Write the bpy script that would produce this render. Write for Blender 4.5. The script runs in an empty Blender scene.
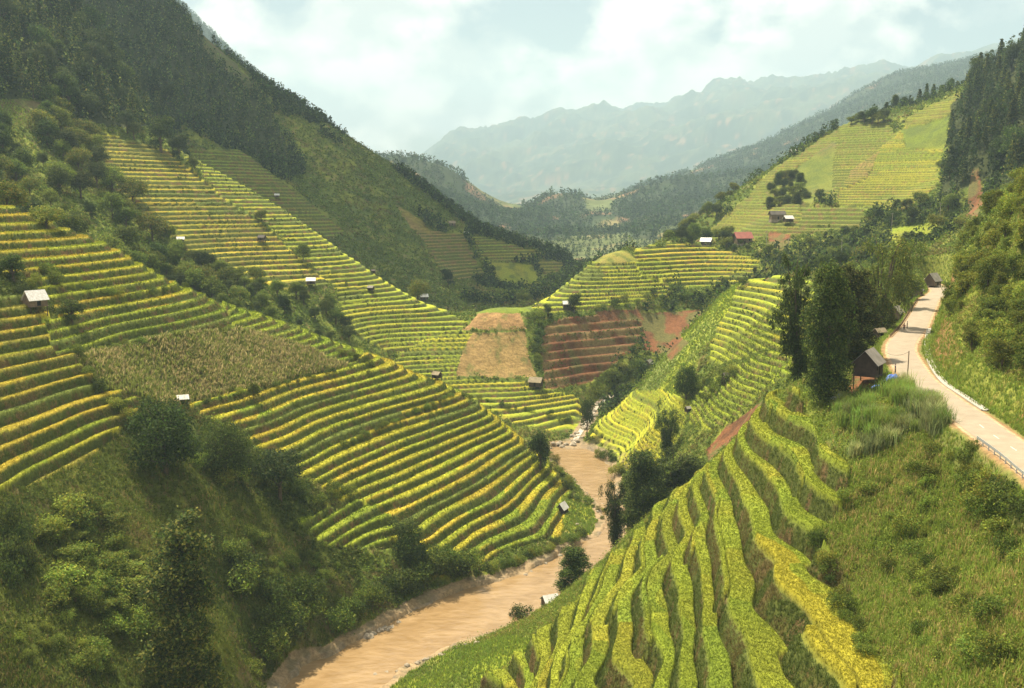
import bpy, math, random, os
import numpy as np
from mathutils import Vector, Matrix

R = math.radians
rng = np.random.default_rng(11)
random.seed(5)
QUICK = ''
scene = bpy.context.scene
COL = scene.collection

# ------------------------------------------------------------------ camera
F = 996.0
PITCH = R(8.2)
cp, sp = math.cos(PITCH), math.sin(PITCH)
cam_d = bpy.data.cameras.new('camera')
cam = bpy.data.objects.new('camera', cam_d)
COL.objects.link(cam)
cam.location = (0, 0, 0)
cam.rotation_euler = (R(90) - PITCH, 0, 0)
cam_d.sensor_width = 36.0
cam_d.lens = F * 36.0 / 1024.0
cam_d.clip_start = 1.0
cam_d.clip_end = 60000.0
scene.camera = cam


def ray(u, v):
    """direction through a point of the view, scaled to dy = 1"""
    a = (np.asarray(u, float) - 512.0) / F
    b = (344.0 - np.asarray(v, float)) / F
    dy = cp + b * sp
    dz = -sp + b * cp
    return a / dy, dz / dy


def project(x, y, z):
    d = y * cp - z * sp
    b = (y * sp + z * cp) / d
    a = x / d
    return 512 + a * F, 344 - b * F


# ------------------------------------------------------------------ noise
def _hash(ix, iy, seed):
    h = (ix.astype(np.int64) * 374761393 + iy.astype(np.int64) * 668265263 + seed * 974634777) & 0xFFFFFFFF
    h = ((h ^ (h >> 13)) * 1274126177) & 0xFFFFFFFF
    h = h ^ (h >> 16)
    return (h & 0xFFFFFF).astype(np.float64) / float(0xFFFFFF)


def vnoise(x, y, seed=0):
    ix = np.floor(x); iy = np.floor(y)
    fx = x - ix; fy = y - iy
    fx = fx * fx * fx * (fx * (fx * 6 - 15) + 10)
    fy = fy * fy * fy * (fy * (fy * 6 - 15) + 10)
    a = _hash(ix, iy, seed); b = _hash(ix + 1, iy, seed)
    c = _hash(ix, iy + 1, seed); d = _hash(ix + 1, iy + 1, seed)
    return (a + (b - a) * fx) + ((c + (d - c) * fx) - (a + (b - a) * fx)) * fy


def fbm(x, y, seed=0, octv=4, gain=0.5):
    """about -1 .. 1"""
    s = 0; amp = 1; tot = 0
    ca, sa = math.cos(0.6), math.sin(0.6)
    for o in range(octv):
        s = s + amp * (vnoise(x + 17.3 * o, y - 9.1 * o, seed + o) * 2 - 1)
        tot += amp; amp *= gain
        x, y = (x * ca - y * sa) * 2.03, (x * sa + y * ca) * 2.03
    return s / tot


def sstep(e0, e1, x):
    t = np.clip((x - e0) / (e1 - e0), 0, 1)
    return t * t * (3 - 2 * t)


def in_poly(u, v, poly):
    res = np.zeros(u.shape, bool)
    P = np.asarray(poly, float)
    bb = (u >= P[:, 0].min()) & (u <= P[:, 0].max()) & (v >= P[:, 1].min()) & (v <= P[:, 1].max())
    idx = np.nonzero(bb)
    if idx[0].size == 0:
        return res
    x = u[idx]; y = v[idx]
    c = np.zeros(x.shape, bool)
    n = len(P)
    for i in range(n):
        x0, y0 = P[i]; x1, y1 = P[(i + 1) % n]
        if y0 == y1:
            continue
        k = (y0 > y) != (y1 > y)
        c ^= k & (x < (x1 - x0) * (y - y0) / (y1 - y0) + x0)
    res[idx] = c
    return res


def seg_dist(x, y, pts):
    """distance to a polyline and the interpolated value of its third column"""
    best = np.full(x.shape, 1e9); val = np.zeros(x.shape); side = np.zeros(x.shape)
    for i in range(len(pts) - 1):
        ax, ay = pts[i][0], pts[i][1]; bx, by = pts[i + 1][0], pts[i + 1][1]
        dx, dy = bx - ax, by - ay
        L2 = dx * dx + dy * dy + 1e-9
        t = np.clip(((x - ax) * dx + (y - ay) * dy) / L2, 0, 1)
        d = np.hypot(x - ax - t * dx, y - ay - t * dy)
        k = d < best
        best = np.where(k, d, best)
        val = np.where(k, pts[i][2] + t * (pts[i + 1][2] - pts[i][2]), val)
        side = np.where(k, np.sign(dx * (y - ay) - dy * (x - ax)), side)
    return best, val, side


# ------------------------------------------------------------------ the lie of the land
# surveyed points: (u, v, Y) with Y the distance north of the camera, or (u, 'z', Y, z) for ground seen from nowhere
RIVER_Z = -95.0
PTS = []


def S(*rows):
    for r in rows:
        if r[1] == 'z':
            _, _, Y, z = r
            a = (r[0] - 512.0) / F * 1.0
            PTS.append((a * Y, Y, z))
        else:
            u, v, Y = r
            rx, rz = ray(u, v)
            PTS.append((float(rx) * Y, Y, float(rz) * Y))


def SZ(*rows):
    """(u, v, z)"""
    for u, v, z in rows:
        rx, rz = ray(u, v)
        Y = z / float(rz)
        PTS.append((float(rx) * Y, Y, z))


# near left spur: crest, then face
S((-120, 170, 262), (0, 208, 275), (60, 229, 280), (105, 245, 285), (180, 284, 300), (270, 319, 318), (330, 343, 326), (370, 356, 331), (437, 382, 330),
  (470, 400, 329), (500, 420, 325), (525, 446, 319), (545, 470, 312), (563, 500, 297))
S((-120, 300, 205), (0, 300, 215), (0, 400, 185), (0, 490, 160), (0, 590, 142), (0, 688, 128), (-120, 490, 150), (-120, 688, 118), (0, 820, 112), (120, 820, 122),
  (100, 290, 250), (130, 340, 245), (250, 360, 276), (190, 400, 240), (345, 368, 300), (100, 430, 200), (300, 450, 245), (400, 410, 294), (400, 430, 285),
  (450, 490, 268), (408, 534, 237), (513, 456, 309), (380, 520, 242), (300, 540, 215), (430, 560, 235), (200, 480, 205), (100, 560, 165), (200, 600, 172),
  (300, 620, 195), (370, 600, 215), (200, 688, 155), (100, 688, 140))
S((480, 570, 240), (555, 537, 266), (565, 515, 285))
# behind its crest
S((-120, 'z', 310, 2), (0, 'z', 315, -14), (100, 'z', 330, -27), (180, 'z', 345, -40), (270, 'z', 358, -54), (370, 'z', 372, -74), (437, 'z', 375, -84),
  (500, 'z', 362, -91), (540, 'z', 345, -94))
# second left spur
S((465, 325, 450), (440, 310, 455), (400, 290, 470), (350, 257, 485), (300, 220, 500), (230, 178, 512), (170, 145, 522), (140, 118, 540), (100, 50, 560), (60, 2, 600), (0, -60, 640), (-120, -140, 640))
S((85, 135, 470), (250, 270, 432), (170, 190, 455), (130, 222, 412), (350, 330, 412), (400, 356, 420), (300, 300, 402), (50, 180, 400), (0, 120, 430), (60, 217, 362), (200, 275, 398),
  (-120, 100, 400), (0, 0, 520), (0, 60, 470), (60, 60, 510), (330, 280, 440))
S((465, 'z', 500, -78), (400, 'z', 540, -68), (300, 'z', 580, -35), (230, 'z', 590, -10), (170, 'z', 610, 15), (100, 'z', 650, 60))
# the big left mountain
S((40, -130, 960), (100, -60, 930), (165, 0, 900), (215, 45, 895), (265, 85, 885), (300, 105, 880), (345, 135, 865), (400, 170, 850), (440, 200, 835), (470, 225, 820), (510, 240, 800), (550, 252, 780), (574, 263, 760))
S((400, 280, 620), (300, 200, 680), (500, 300, 625), (540, 290, 660), (250, 140, 740), (200, 60, 820), (350, 200, 740), (430, 250, 725), (170, 110, 690), (110, 20, 800), (455, 310, 575), (340, 240, 660))
S((165, 'z', 1150, 60), (300, 'z', 1100, 0), (400, 'z', 1050, -40), (470, 'z', 980, -60), (560, 'z', 900, -80))
# middle spur
S((608, 250, 520), (575, 277, 505), (545, 300, 480), (490, 305, 450), (395, 363, 420), (455, 330, 437), (495, 360, 430), (535, 385, 421), (560, 420, 405), (600, 350, 455), (620, 400, 436),
  (650, 330, 480), (700, 320, 482), (600, 300, 482), (680, 265, 530), (700, 250, 560), (750, 280, 520), (666, 238, 580), (640, 246, 550), (460, 393, 412), (520, 412, 400), (590, 415, 412))
S((608, 'z', 580, -58), (560, 'z', 560, -76), (500, 'z', 520, -78), (660, 'z', 640, -60), (560, 'z', 700, -82), (640, 'z', 720, -70))
# slope beyond the tall trees
S((648, 372, 390), (670, 350, 395), (700, 319, 398), (735, 285, 402), (775, 280, 402), (760, 320, 342), (700, 400, 330), (640, 440, 360), (605, 428, 384), (740, 430, 285), (790, 300, 345), (780, 370, 265),
  (830, 270, 400), (690, 360, 362), (720, 350, 352), (740, 380, 305), (640, 480, 322), (660, 410, 350))
S((640, 'z', 425, -86), (680, 'z', 430, -74), (735, 'z', 445, -58), (790, 'z', 455, -45))
# near right terraces (points along single beds) and the scrub above them
SZ((875, 688, -46.8), (845, 640, -46.8), (815, 590, -46.8), (795, 560, -46.8), (767, 468, -43.6), (791, 495, -43.6), (814, 528, -43.6), (804, 461, -40.5), (841, 502, -40.5),
   (714, 475, -50), (725, 520, -50), (737, 569, -50), (740, 615, -50), (774, 690, -50), (697, 485, -53.2), (707, 569, -53.2), (710, 619, -53.2), (720, 680, -53.2),
   (683, 502, -56.5), (690, 592, -56.5), (690, 690, -56.5), (661, 521, -62.8), (657, 575, -62.8), (651, 685, -62.8), (634, 525, -66), (614, 598, -66), (601, 645, -66), (580, 688, -66),
   (607, 558, -72.4), (581, 625, -72.4), (557, 665, -72.4), (581, 582, -80), (534, 645, -80), (690, 820, -56), (560, 820, -65), (840, 820, -47), (774, 820, -50.5))
S((450, 688, 172), (900, 560, 115), (1000, 600, 88), (1024, 688, 74), (1150, 688, 66), (850, 420, 147), (780, 425, 168), (770, 398, 186), (740, 440, 187), (500, 640, 195), (1000, 820, 58), (450, 820, 142), (940, 500, 118), (960, 560, 105))
S((770, 'z', 225, -56), (690, 'z', 232, -72), (640, 'z', 230, -84), (600, 'z', 226, -93), (740, 'z', 255, -68), (830, 'z', 215, -38))
# road shelf and the hill above it
SZ((1062, 485, -29.5), (986, 430, -29.5), (935, 393, -29.5), (905, 362, -29.5), (903, 341, -29.5), (919, 317, -29.5), (927, 300, -29.5), (865, 366, -31), (880, 340, -30.5), (895, 315, -30))
S((1024, 190, 205), (990, 213, 235), (960, 245, 262), (940, 280, 288), (1000, 330, 166), (1024, 300, 176), (1024, 395, 137), (980, 290, 208), (970, 360, 166), (1120, 150, 190), (1120, 300, 150), (945, 320, 250))
S((960, 'z', 330, -24), (1024, 'z', 290, -6), (1120, 'z', 290, 10), (930, 268, 335), (880, 270, 385))
# far right hill
S((640, 245, 640), (700, 215, 680), (760, 176, 705), (800, 150, 720), (850, 122, 735), (880, 117, 742), (920, 107, 742), (960, 97, 740), (1024, 52, 700), (1130, 0, 680),
  (780, 215, 592), (850, 200, 592), (930, 180, 602), (850, 160, 662), (720, 242, 602), (1000, 180, 480), (1000, 130, 525), (960, 230, 500), (850, 250, 520), (900, 240, 500), (770, 247, 545), (1120, 130, 480), (1024, 200, 400))
S((760, 'z', 850, -30), (850, 'z', 900, 10), (960, 'z', 900, 20), (1100, 'z', 900, 30), (660, 'z', 800, -70))
# river bed
SZ((283, 688, -95), (330, 655, -95), (420, 605, -95), (500, 578, -95), (580, 543, -95), (550, 460, -95), (600, 470, -95), (590, 520, -95), (420, 650, -95), (490, 620, -95), (575, 440, -93), (590, 425, -91))
S((480, 'z', 160, -92), (440, 'z', 150, -92), (380, 'z', 150, -94), (330, 'z', 140, -92))
# far hills and mountains
S((403, 166, 2250), (427, 168, 2220), (444, 166, 2174), (457, 175, 2130), (468, 192, 2070), (478, 207, 2024), (450, 200, 1876), (495, 215, 1876), (514, 209, 3060), (480, 197, 3150),
  (524, 212, 2130), (541, 199, 2130), (557, 192, 2100), (574, 198, 2070), (594, 201, 2130), (624, 200, 2100), (641, 189, 2130), (658, 180, 2174), (680, 188, 2324),
  (560, 232, 1680), (610, 228, 1650), (640, 232, 1500), (590, 215, 1830), (530, 235, 1724), (680, 215, 1724))
S((714, 169, 3240), (747, 149, 3420), (781, 139, 3600), (814, 122, 3780), (848, 102, 3960), (868, 89, 4050), (895, 78, 4140), (935, 78, 4230), (949, 75, 4230), (969, 62, 4320), (996, 56, 4320), (1100, 50, 4320),
  (700, 195, 2100), (760, 180, 2024), (850, 150, 2250), (950, 120, 2250), (1060, 110, 2100))
S((150, -20, 3420), (205, 34, 3420), (240, 68, 3420), (265, 82, 3420), (290, 101, 3420), (330, 140, 3420), (370, 165, 3420), (100, -60, 3420))
S((300, 'z', 4485, -40), (420, 'z', 4485, -80), (520, 'z', 4485, -100), (640, 'z', 4312, -60), (760, 'z', 6090, 0), (900, 'z', 6300, 60), (1050, 'z', 6300, 60))
S((380, 176, 11760), (413, 165, 11760), (430, 155, 11760), (467, 143, 11760), (500, 138, 11760), (527, 135, 11760), (557, 125, 11760), (587, 115, 11760), (617, 111, 11760), (674, 103, 11760), (714, 92, 11760), (747, 88, 11760),
  (787, 85, 11760), (814, 83, 11760), (828, 92, 11550), (861, 82, 10290), (888, 71, 9660), (915, 66, 9450), (959, 51, 9450), (992, 52, 9450), (1100, 40, 9450))
S((460, 190, 7560), (560, 185, 7350), (650, 170, 7350), (750, 140, 7770), (530, 165, 9240), (620, 145, 9240), (700, 125, 9450), (560, 200, 6300), (480, 205, 6300))
S((380, 'z', 16800, -50), (560, 'z', 16800, 0), (760, 'z', 16800, 0), (960, 'z', 15750, 100), (1100, 'z', 15750, 100), (100, 'z', 9450, 0), (100, 'z', 16800, 0), (-120, 'z', 6300, 100), (-120, 'z', 1950, 100), (250, 'z', 11550, 0))

S(*[(u, 'z', 2480, -70) for u in range(440, 660, 22)], *[(u, 'z', 2620, 10) for u in (385, 400, 415, 428)], (400, 'z', 3400, 20), (430, 'z', 3300, -20))

PTS = np.array(PTS)


def fan(x, y):
    return np.stack([x / y, np.log(y)], -1)


_C = fan(PTS[:, 0], PTS[:, 1])
EPS2 = np.where(PTS[:, 1] < 990, .034, .015) ** 2


def _phi(r2):
    return np.sqrt(r2 + EPS2)


_n = len(PTS)
_d2 = ((_C[:, None, :] - _C[None, :, :]) ** 2).sum(-1)
_A = np.zeros((_n + 3, _n + 3))
_A[:_n, :_n] = _phi(_d2) - np.diag(np.where(PTS[:, 1] < 990, .004, .0002))
_A[:_n, _n] = 1; _A[:_n, _n + 1:] = _C
_A[_n, :_n] = 1; _A[_n + 1:, :_n] = _C.T
_w = np.linalg.solve(_A, np.concatenate([PTS[:, 2] / PTS[:, 1] ** 0.0, np.zeros(3)]))


print('FIT', np.abs((_A[:_n, :_n] + np.diag(np.where(PTS[:, 1] < 990, .004, .0002))) @ _w[:_n] + _w[_n] + _C @ _w[_n + 1:] - PTS[:, 2])[PTS[:, 1] > 990].max(), np.abs(_w[:_n]).max())


def land(x, y):
    """smooth height of the land"""
    c = fan(np.asarray(x, float).ravel(), np.asarray(y, float).ravel())
    out = np.empty(len(c))
    for i in range(0, len(c), 20000):
        b = c[i:i + 20000]
        d2 = ((b[:, None, :] - _C[None, :, :]) ** 2).sum(-1)
        out[i:i + 20000] = _phi(d2) @ _w[:_n] + _w[_n] + b @ _w[_n + 1:]
    return out.reshape(np.shape(x))


# ------------------------------------------------------------------ ground grid (finer where terraces are near)
U0, U1 = -170, 1194
if QUICK:
    cols = np.arange(U0, U1 + 1, 3.0)
    rows = np.concatenate([np.arange(55, 210, .7), np.arange(210, 350, 1.0), np.arange(350, 560, 1.3), np.arange(560, 960, 2.6), np.geomspace(960, 14500, 240)])
else:
    cols = np.arange(U0, U1 + 1, 1.25)
    rows = np.concatenate([np.arange(55, 210, .24), np.arange(210, 350, .4), np.arange(350, 560, .62), np.arange(560, 780, .85), np.arange(780, 960, 1.6), np.geomspace(960, 14500, 440)])
NC, NR = len(cols), len(rows)
AX = (cols - 512.0) / F
# coarse evaluation, then cubic-free bilinear refinement of a dense enough lattice
cc = np.linspace(cols[0], cols[-1], 420)
lr = np.linspace(math.log(rows[0]), math.log(rows[-1]), 760)
gx, gy = np.meshgrid((cc - 512.0) / F, np.exp(lr))
Hc = land(gx * gy, gy)


def lattice(x, y):
    fi = ((x / y * F + 512.0) - cc[0]) / (cc[1] - cc[0])
    fj = (np.log(y) - lr[0]) / (lr[1] - lr[0])
    fi = np.clip(fi, 1, len(cc) - 3.001); fj = np.clip(fj, 1, len(lr) - 3.001)
    i = np.floor(fi).astype(int); j = np.floor(fj).astype(int)
    a = fi - i; b = fj - j

    def cr(t):
        return (-.5 * t + t * t - .5 * t ** 3, 1 - 2.5 * t * t + 1.5 * t ** 3, .5 * t + 2 * t * t - 1.5 * t ** 3, -.5 * t * t + .5 * t ** 3)
    wa = cr(a); wb = cr(b)
    s = 0
    for m in range(4):
        r = 0
        for k in range(4):
            r = r + wa[k] * Hc[j + m - 1, i + k - 1]
        s = s + wb[m] * r
    return s


GX = AX[None, :] * rows[:, None]
GY = np.repeat(rows[:, None], NC, 1)
HS = lattice(GX, GY)


def W(u, v, z):
    rx, rz = ray(u, v)
    Y = z / float(rz)
    return float(rx) * Y, Y


# river outline in plan
RB_L = [(283, 688), (300, 668), (330, 655), (380, 630), (420, 606), (470, 588), (500, 580), (526, 572), (557, 556), (580, 542), (598, 536), (606, 523), (598, 507), (580, 487), (560, 470), (549, 456), (549, 447)]
RB_R = [(575, 443), (600, 455), (612, 468), (616, 480), (617, 500), (620, 530), (618, 548), (598, 570), (560, 597), (515, 628), (490, 638), (440, 652), (400, 668), (378, 688)]
riv = [W(u, v, RIVER_Z) for u, v in RB_L] + [W(u, v, RIVER_Z) for u, v in RB_R] + [(-26, 165), (-18, 130), (-14, 60), (-46, 60), (-44, 130), (-43, 165)]
RIV = np.array(riv)


def poly_sd(x, y, P):
    """signed distance, negative inside"""
    q = [(a, b, 0) for a, b in P] + [(P[0][0], P[0][1], 0)]
    d, _, _ = seg_dist(x, y, q)
    return np.where(in_poly(x, y, P), -d, d)


road_px = [(1120, 520), (1062, 485), (1028, 459), (1000, 440), (986, 430), (965, 414), (947, 402), (934, 392), (918, 379), (907, 363), (901, 350), (904, 340), (914, 328), (920, 317), (926, 306), (930, 299)]
ROAD = [(*W(u, v, -29.5), -29.5) for u, v in road_px]
ROAD += [(ROAD[-1][0] + 14, ROAD[-1][1] + 26, -29.0), (ROAD[-1][0] + 22, ROAD[-1][1] + 60, -28)]


def smooth_line(pts, n=8):
    P = np.array(pts); out = []
    for i in range(len(P) - 1):
        p0 = P[max(i - 1, 0)]; p1 = P[i]; p2 = P[i + 1]; p3 = P[min(i + 2, len(P) - 1)]
        for k in range(n):
            t = k / n
            out.append(.5 * ((2 * p1) + (-p0 + p2) * t + (2 * p0 - 5 * p1 + 4 * p2 - p3) * t * t + (-p0 + 3 * p1 - 3 * p2 + p3) * t ** 3))
    out.append(P[-1])
    return np.array(out)


ROADS = smooth_line(ROAD, 5)
ROAD_W = 2.55
# far lane on the opposite hillside
lane_px = [(1010, 178, 480), (985, 187, 480), (955, 205, 490), (925, 217, 500), (895, 224, 505)]
lane2 = [(870, 268, 470), (845, 262, 490), (815, 258, 505), (785, 252, 520), (765, 250, 530), (745, 252, 540)]
# ------------------------------------------------------------------ what grows where
# kind, plan outline as seen on the survey view, distance range, parameters
YG = (.37, .34, .030); GO = (.42, .32, .035); GR = (.20, .26, .025); LG = (.29, .33, .030); BR = (.24, .17, .06); OL = (.23, .21, .035)
REG = []


def region(kind, poly, y0, y1, **k):
    k.update(kind=kind, poly=poly, y0=y0, y1=y1)
    REG.append(k)


# -- near left spur
region('terr', [(-200, 290), (0, 295), (40, 300), (60, 335), (95, 378), (140, 408), (125, 428), (80, 466), (0, 494), (-200, 530)], 130, 240, step=2.0, a=.62, pal=[YG, GR, GO, OL], ax=0)
region('terr', [(-200, 180), (0, 198), (60, 222), (110, 240), (190, 282), (222, 296), (160, 308), (120, 322), (62, 322), (35, 285), (0, 272), (-200, 262)], 200, 310, step=2.05, a=.62, pal=[LG, GO, GO, LG, YG], ax=0)
region('terr', [(40, 322), (160, 306), (222, 296), (300, 326), (240, 329), (190, 333), (60, 358)], 200, 335, step=2.0, a=.6, pal=[LG, GR], ax=0)
region('terr', [(212, 290), (290, 318), (380, 354), (350, 370), (290, 345), (236, 326)], 240, 345, step=1.45, a=.66, pal=[LG, LG, GR], ax=0)
region('terr', [(188, 408), (280, 386), (350, 366), (376, 350), (437, 376), (500, 412), (532, 444), (552, 470), (575, 496), (580, 520), (562, 537), (520, 548), (482, 566), (415, 572), (418, 545), (372, 537), (330, 497), (285, 462), (232, 432)], 215, 345,
       step=1.75, a=.66, pal=[YG, LG, YG, GO, GR], ax=0)
region('terr', [(296, 522), (355, 503), (398, 522), (386, 546), (330, 550)], 190, 260, step=1.9, a=.7, pal=[LG, GR], ax=0)
region('corn', [(75, 358), (150, 342), (238, 327), (300, 348), (350, 366), (280, 384), (205, 402), (150, 407), (100, 384)], 200, 320)
region('grass', [(566, 498), (600, 505), (604, 522), (596, 535), (560, 541), (562, 522)], 255, 320, pal=[OL, LG])
# -- second left spur
region('terr', [(84, 128), (165, 148), (215, 190), (265, 228), (330, 287), (290, 293), (205, 268), (170, 238), (120, 192)], 380, 540, step=1.95, a=.62, pal=[OL, GO, YG, OL], ax=0)
region('terr', [(168, 142), (235, 180), (300, 216), (400, 286), (468, 322), (425, 358), (385, 352), (345, 325), (335, 292), (268, 228), (215, 190)], 380, 540, step=1.75, a=.62, pal=[LG, GR, YG, LG], ax=0)
# -- big mountain fields
region('terr', [(180, 152), (240, 150), (300, 195), (345, 232), (330, 240), (270, 205)], 600, 800, step=2.2, a=.6, pal=[OL, GR], ax=0)
region('terr', [(415, 230), (462, 234), (488, 282), (445, 278)], 560, 820, step=2.0, a=.55, pal=[BR, OL], ax=0)
region('terr', [(468, 236), (548, 254), (522, 262), (530, 262), (482, 262)], 560, 860, step=2.0, a=.65, pal=[OL, GR, OL], ax=0)
region('terr', [(535, 262), (566, 262), (560, 284), (548, 282)], 560, 860, step=2.0, a=.6, pal=[BR, OL], ax=0)
region('grass', [(485, 262), (532, 264), (545, 290), (500, 290)], 560, 860, pal=[GR, OL])
region('bare', [(395, 205), (420, 218), (432, 235), (412, 228)], 560, 860, pal=[(.2, .13, .06), OL])
# -- middle spur
region('terr', [(532, 302), (545, 296), (575, 276), (600, 258), (640, 258), (668, 268), (668, 296), (612, 306), (560, 314), (534, 311)], 430, 560, step=1.7, a=.62, pal=[LG, GR, YG, LG], ax=0)
region('terr', [(634, 246), (700, 246), (760, 262), (748, 288), (690, 288), (640, 276)], 480, 600, step=1.9, a=.7, pal=[GO, YG, GR, YG], ax=0)
region('grass', [(474, 300), (532, 297), (534, 313), (474, 312)], 430, 500, pal=[GR, (.11, .14, .03)])
region('grass', [(582, 262), (600, 250), (612, 248), (628, 252), (640, 262), (610, 265)], 480, 560, pal=[(.24, .20, .055), (.20, .24, .03), LG])
region('terr', [(385, 366), (420, 345), (452, 330), (472, 334), (455, 379), (532, 384), (578, 398), (590, 430), (560, 440), (520, 425), (455, 398)], 390, 450, step=1.55, a=.66, pal=[YG, LG, GR, YG], ax=0)
region('bare', [(471, 334), (524, 331), (536, 378), (455, 377)], 390, 470, pal=[(.36, .24, .10), (.30, .21, .08)])
region('bare', [(478, 312), (520, 312), (527, 329), (462, 331)], 390, 480, pal=[(.34, .20, .09), (.30, .21, .08)])
region('redt', [(548, 322), (600, 316), (640, 316), (646, 336), (620, 360), (590, 382), (545, 390), (542, 350)], 400, 500, step=3.3, a=.5, ax=0)
region('red', [(640, 312), (712, 310), (668, 356), (642, 350)], 420, 500)
region('red', [(596, 312), (640, 308), (640, 320), (600, 320)], 420, 500)
# -- slope beyond the tall trees
region('grass', [(640, 384), (652, 372), (670, 350), (702, 318), (735, 283), (752, 286), (735, 320), (700, 356), (690, 395), (660, 400)], 300, 420, pal=[(.22, .26, .07), LG, LG])
region('terr', [(742, 282), (775, 276), (812, 280), (812, 345), (768, 350), (735, 362), (708, 366), (715, 335)], 290, 420, step=1.7, a=.6, pal=[LG, LG, GR, YG], ax=1)
region('terr', [(588, 436), (606, 412), (628, 390), (662, 392), (690, 402), (682, 440), (650, 474), (626, 468), (612, 452)], 300, 400, step=1.25, a=.78, pal=[YG, LG, LG, YG], ax=0)
region('terr', [(690, 402), (722, 374), (770, 352), (812, 342), (800, 372), (758, 400), (716, 432), (690, 425)], 240, 370, step=1.6, a=.6, pal=[LG, LG, GR], ax=1)
region('red', [(704, 452), (728, 424), (770, 400), (792, 394), (790, 410), (752, 432), (722, 452), (706, 462)], 230, 330)
region('red', [(664, 352), (682, 338), (690, 342), (672, 362)], 330, 420)
# -- near right terraces
region('terr', [(470, 690), (520, 655), (600, 568), (690, 478), (770, 398), (802, 400), (812, 440), (848, 480), (842, 512), (812, 540), (820, 562), (856, 605), (904, 700), (980, 1000), (470, 1000)], 50, 215, step=3.2, a=.72, pal=[(.195, .235, .022), (.235, .245, .024), (.165, .215, .021), (.265, .25, .026), (.135, .185, .020), (.21, .235, .023)], ax=1, ph=-.05, gold=-15)
region('grass', [(374, 700), (372, 686), (440, 653), (520, 634), (540, 640), (500, 668), (478, 690), (478, 1000), (374, 1000)], 100, 215, pal=[(.20, .27, .028), (.26, .30, .03)])
region('red', [(850, 374), (882, 372), (886, 388), (862, 398), (848, 396)], 140, 200)
# -- far right hill
region('terr', [(696, 242), (745, 200), (770, 172), (812, 145), (850, 121), (884, 117), (900, 140), (880, 170), (858, 205), (820, 200), (800, 215), (830, 232), (770, 238)], 540, 780, step=1.75, a=.66, pal=[(.22, .23, .03), (.16, .16, .035), (.15, .19, .028)], ax=0)
region('terr', [(905, 120), (960, 92), (958, 112), (940, 125), (905, 128)], 540, 780, step=1.75, a=.66, pal=[(.17, .17, .035), (.21, .23, .03)], ax=0)
region('terr', [(880, 150), (905, 128), (945, 140), (938, 190), (915, 212), (838, 208), (838, 190), (862, 180)], 540, 780, step=1.5, a=.72, pal=[(.24, .25, .03), (.28, .255, .03), (.17, .21, .026)], ax=0)
region('terr', [(852, 172), (880, 150), (866, 180), (842, 190)], 540, 780, step=1.5, a=.6, pal=[BR, OL], ax=0)
region('terr', [(800, 206), (865, 206), (860, 232), (800, 230)], 540, 700, step=2.2, a=.6, pal=[(.18, .17, .035), (.18, .135, .05), (.15, .19, .028)], ax=0)
region('grass', [(902, 130), (925, 124), (952, 114), (944, 150), (905, 148)], 540, 780, pal=[(.15, .20, .026), (.11, .14, .026), (.18, .21, .03)])
region('grass', [(780, 195), (800, 165), (835, 140), (832, 190), (812, 205)], 540, 780, pal=[(.11, .14, .028), (.15, .17, .032), (.14, .12, .045)])
region('forest', [(938, 200), (950, 150), (952, 105), (990, 70), (1024, 40), (1200, -60), (1200, 190), (1024, 190), (985, 180)], 420, 780)
region('red', [(972, 170), (980, 168), (984, 205), (975, 225), (966, 215)], 400, 700)
region('red', [(768, 232), (790, 234), (788, 248), (768, 248)], 500, 640)
region('grass', [(890, 230), (960, 215), (950, 250), (890, 262)], 430, 600, pal=[GR, OL])
# -- wooded mountain side
region('forest', [(-200, -200), (170, -200), (170, 0), (215, 45), (235, 100), (270, 150), (290, 165), (245, 150), (205, 120), (165, 122), (150, 128), (140, 128), (84, 124), (40, 98), (0, 98), (-200, 90)], 380, 1000)
region('forest', [(100, -20), (170, 0), (215, 45), (265, 95), (285, 140), (290, 165), (262, 160), (235, 138), (205, 118), (160, 118)], 560, 1000)
region('grass', [(-60, 96), (42, 100), (46, 112), (36, 124), (-60, 125)], 380, 520, pal=[(.09, .10, .03), (.15, .12, .05)])
region('grass', [(168, -8), (216, 46), (250, 78), (268, 98), (250, 92), (212, 58)], 640, 960, pal=[(.13, .10, .04), (.085, .10, .03), (.11, .10, .035)])

U_, V_ = project(GX, GY, HS)
uu, vv = U_, V_
if True:
    pk = 6.0 * np.clip(260.0 / GY, .35, 2.2)
    uu = U_ + pk * fbm(GX / 9, GY / 9, 31, 3)
    vv = V_ + .5 * pk * fbm(GX / 9, GY / 9, 37, 3)

FW = [[(396, 166), (427, 158), (450, 160), (462, 175), (478, 205), (500, 222), (470, 222), (430, 200)],
      [(508, 232), (522, 208), (541, 192), (557, 186), (578, 195), (592, 212), (580, 236), (545, 244)],
      [(612, 206), (641, 183), (662, 172), (712, 178), (735, 196), (690, 216), (655, 238), (632, 240)],
      [(672, 190), (714, 160), (747, 142), (800, 120), (848, 95), (895, 70), (1030, 48), (1030, 105), (930, 105), (850, 128), (790, 160), (750, 188), (700, 200)],
      [(150, -40), (205, 28), (300, 96), (372, 160), (372, 185), (150, 120)]]
FWM = np.zeros(GX.shape, bool)
KIND = {'scrub': 0, 'terr': 1, 'corn': 2, 'bare': 3, 'grass': 4, 'redt': 5, 'red': 6, 'forest': 7, 'road': 8, 'verge': 9, 'bed': 10, 'far': 11, 'cut': 12, 'bank': 13}
KI = np.zeros(GX.shape, np.int8)
RI = np.full(GX.shape, -1, np.int16)
for i, r in enumerate(REG):
    m = in_poly(uu, vv, r['poly']) & (GY >= r['y0']) & (GY <= r['y1'])
    KI[m] = KIND[r['kind']]; RI[m] = i
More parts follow.
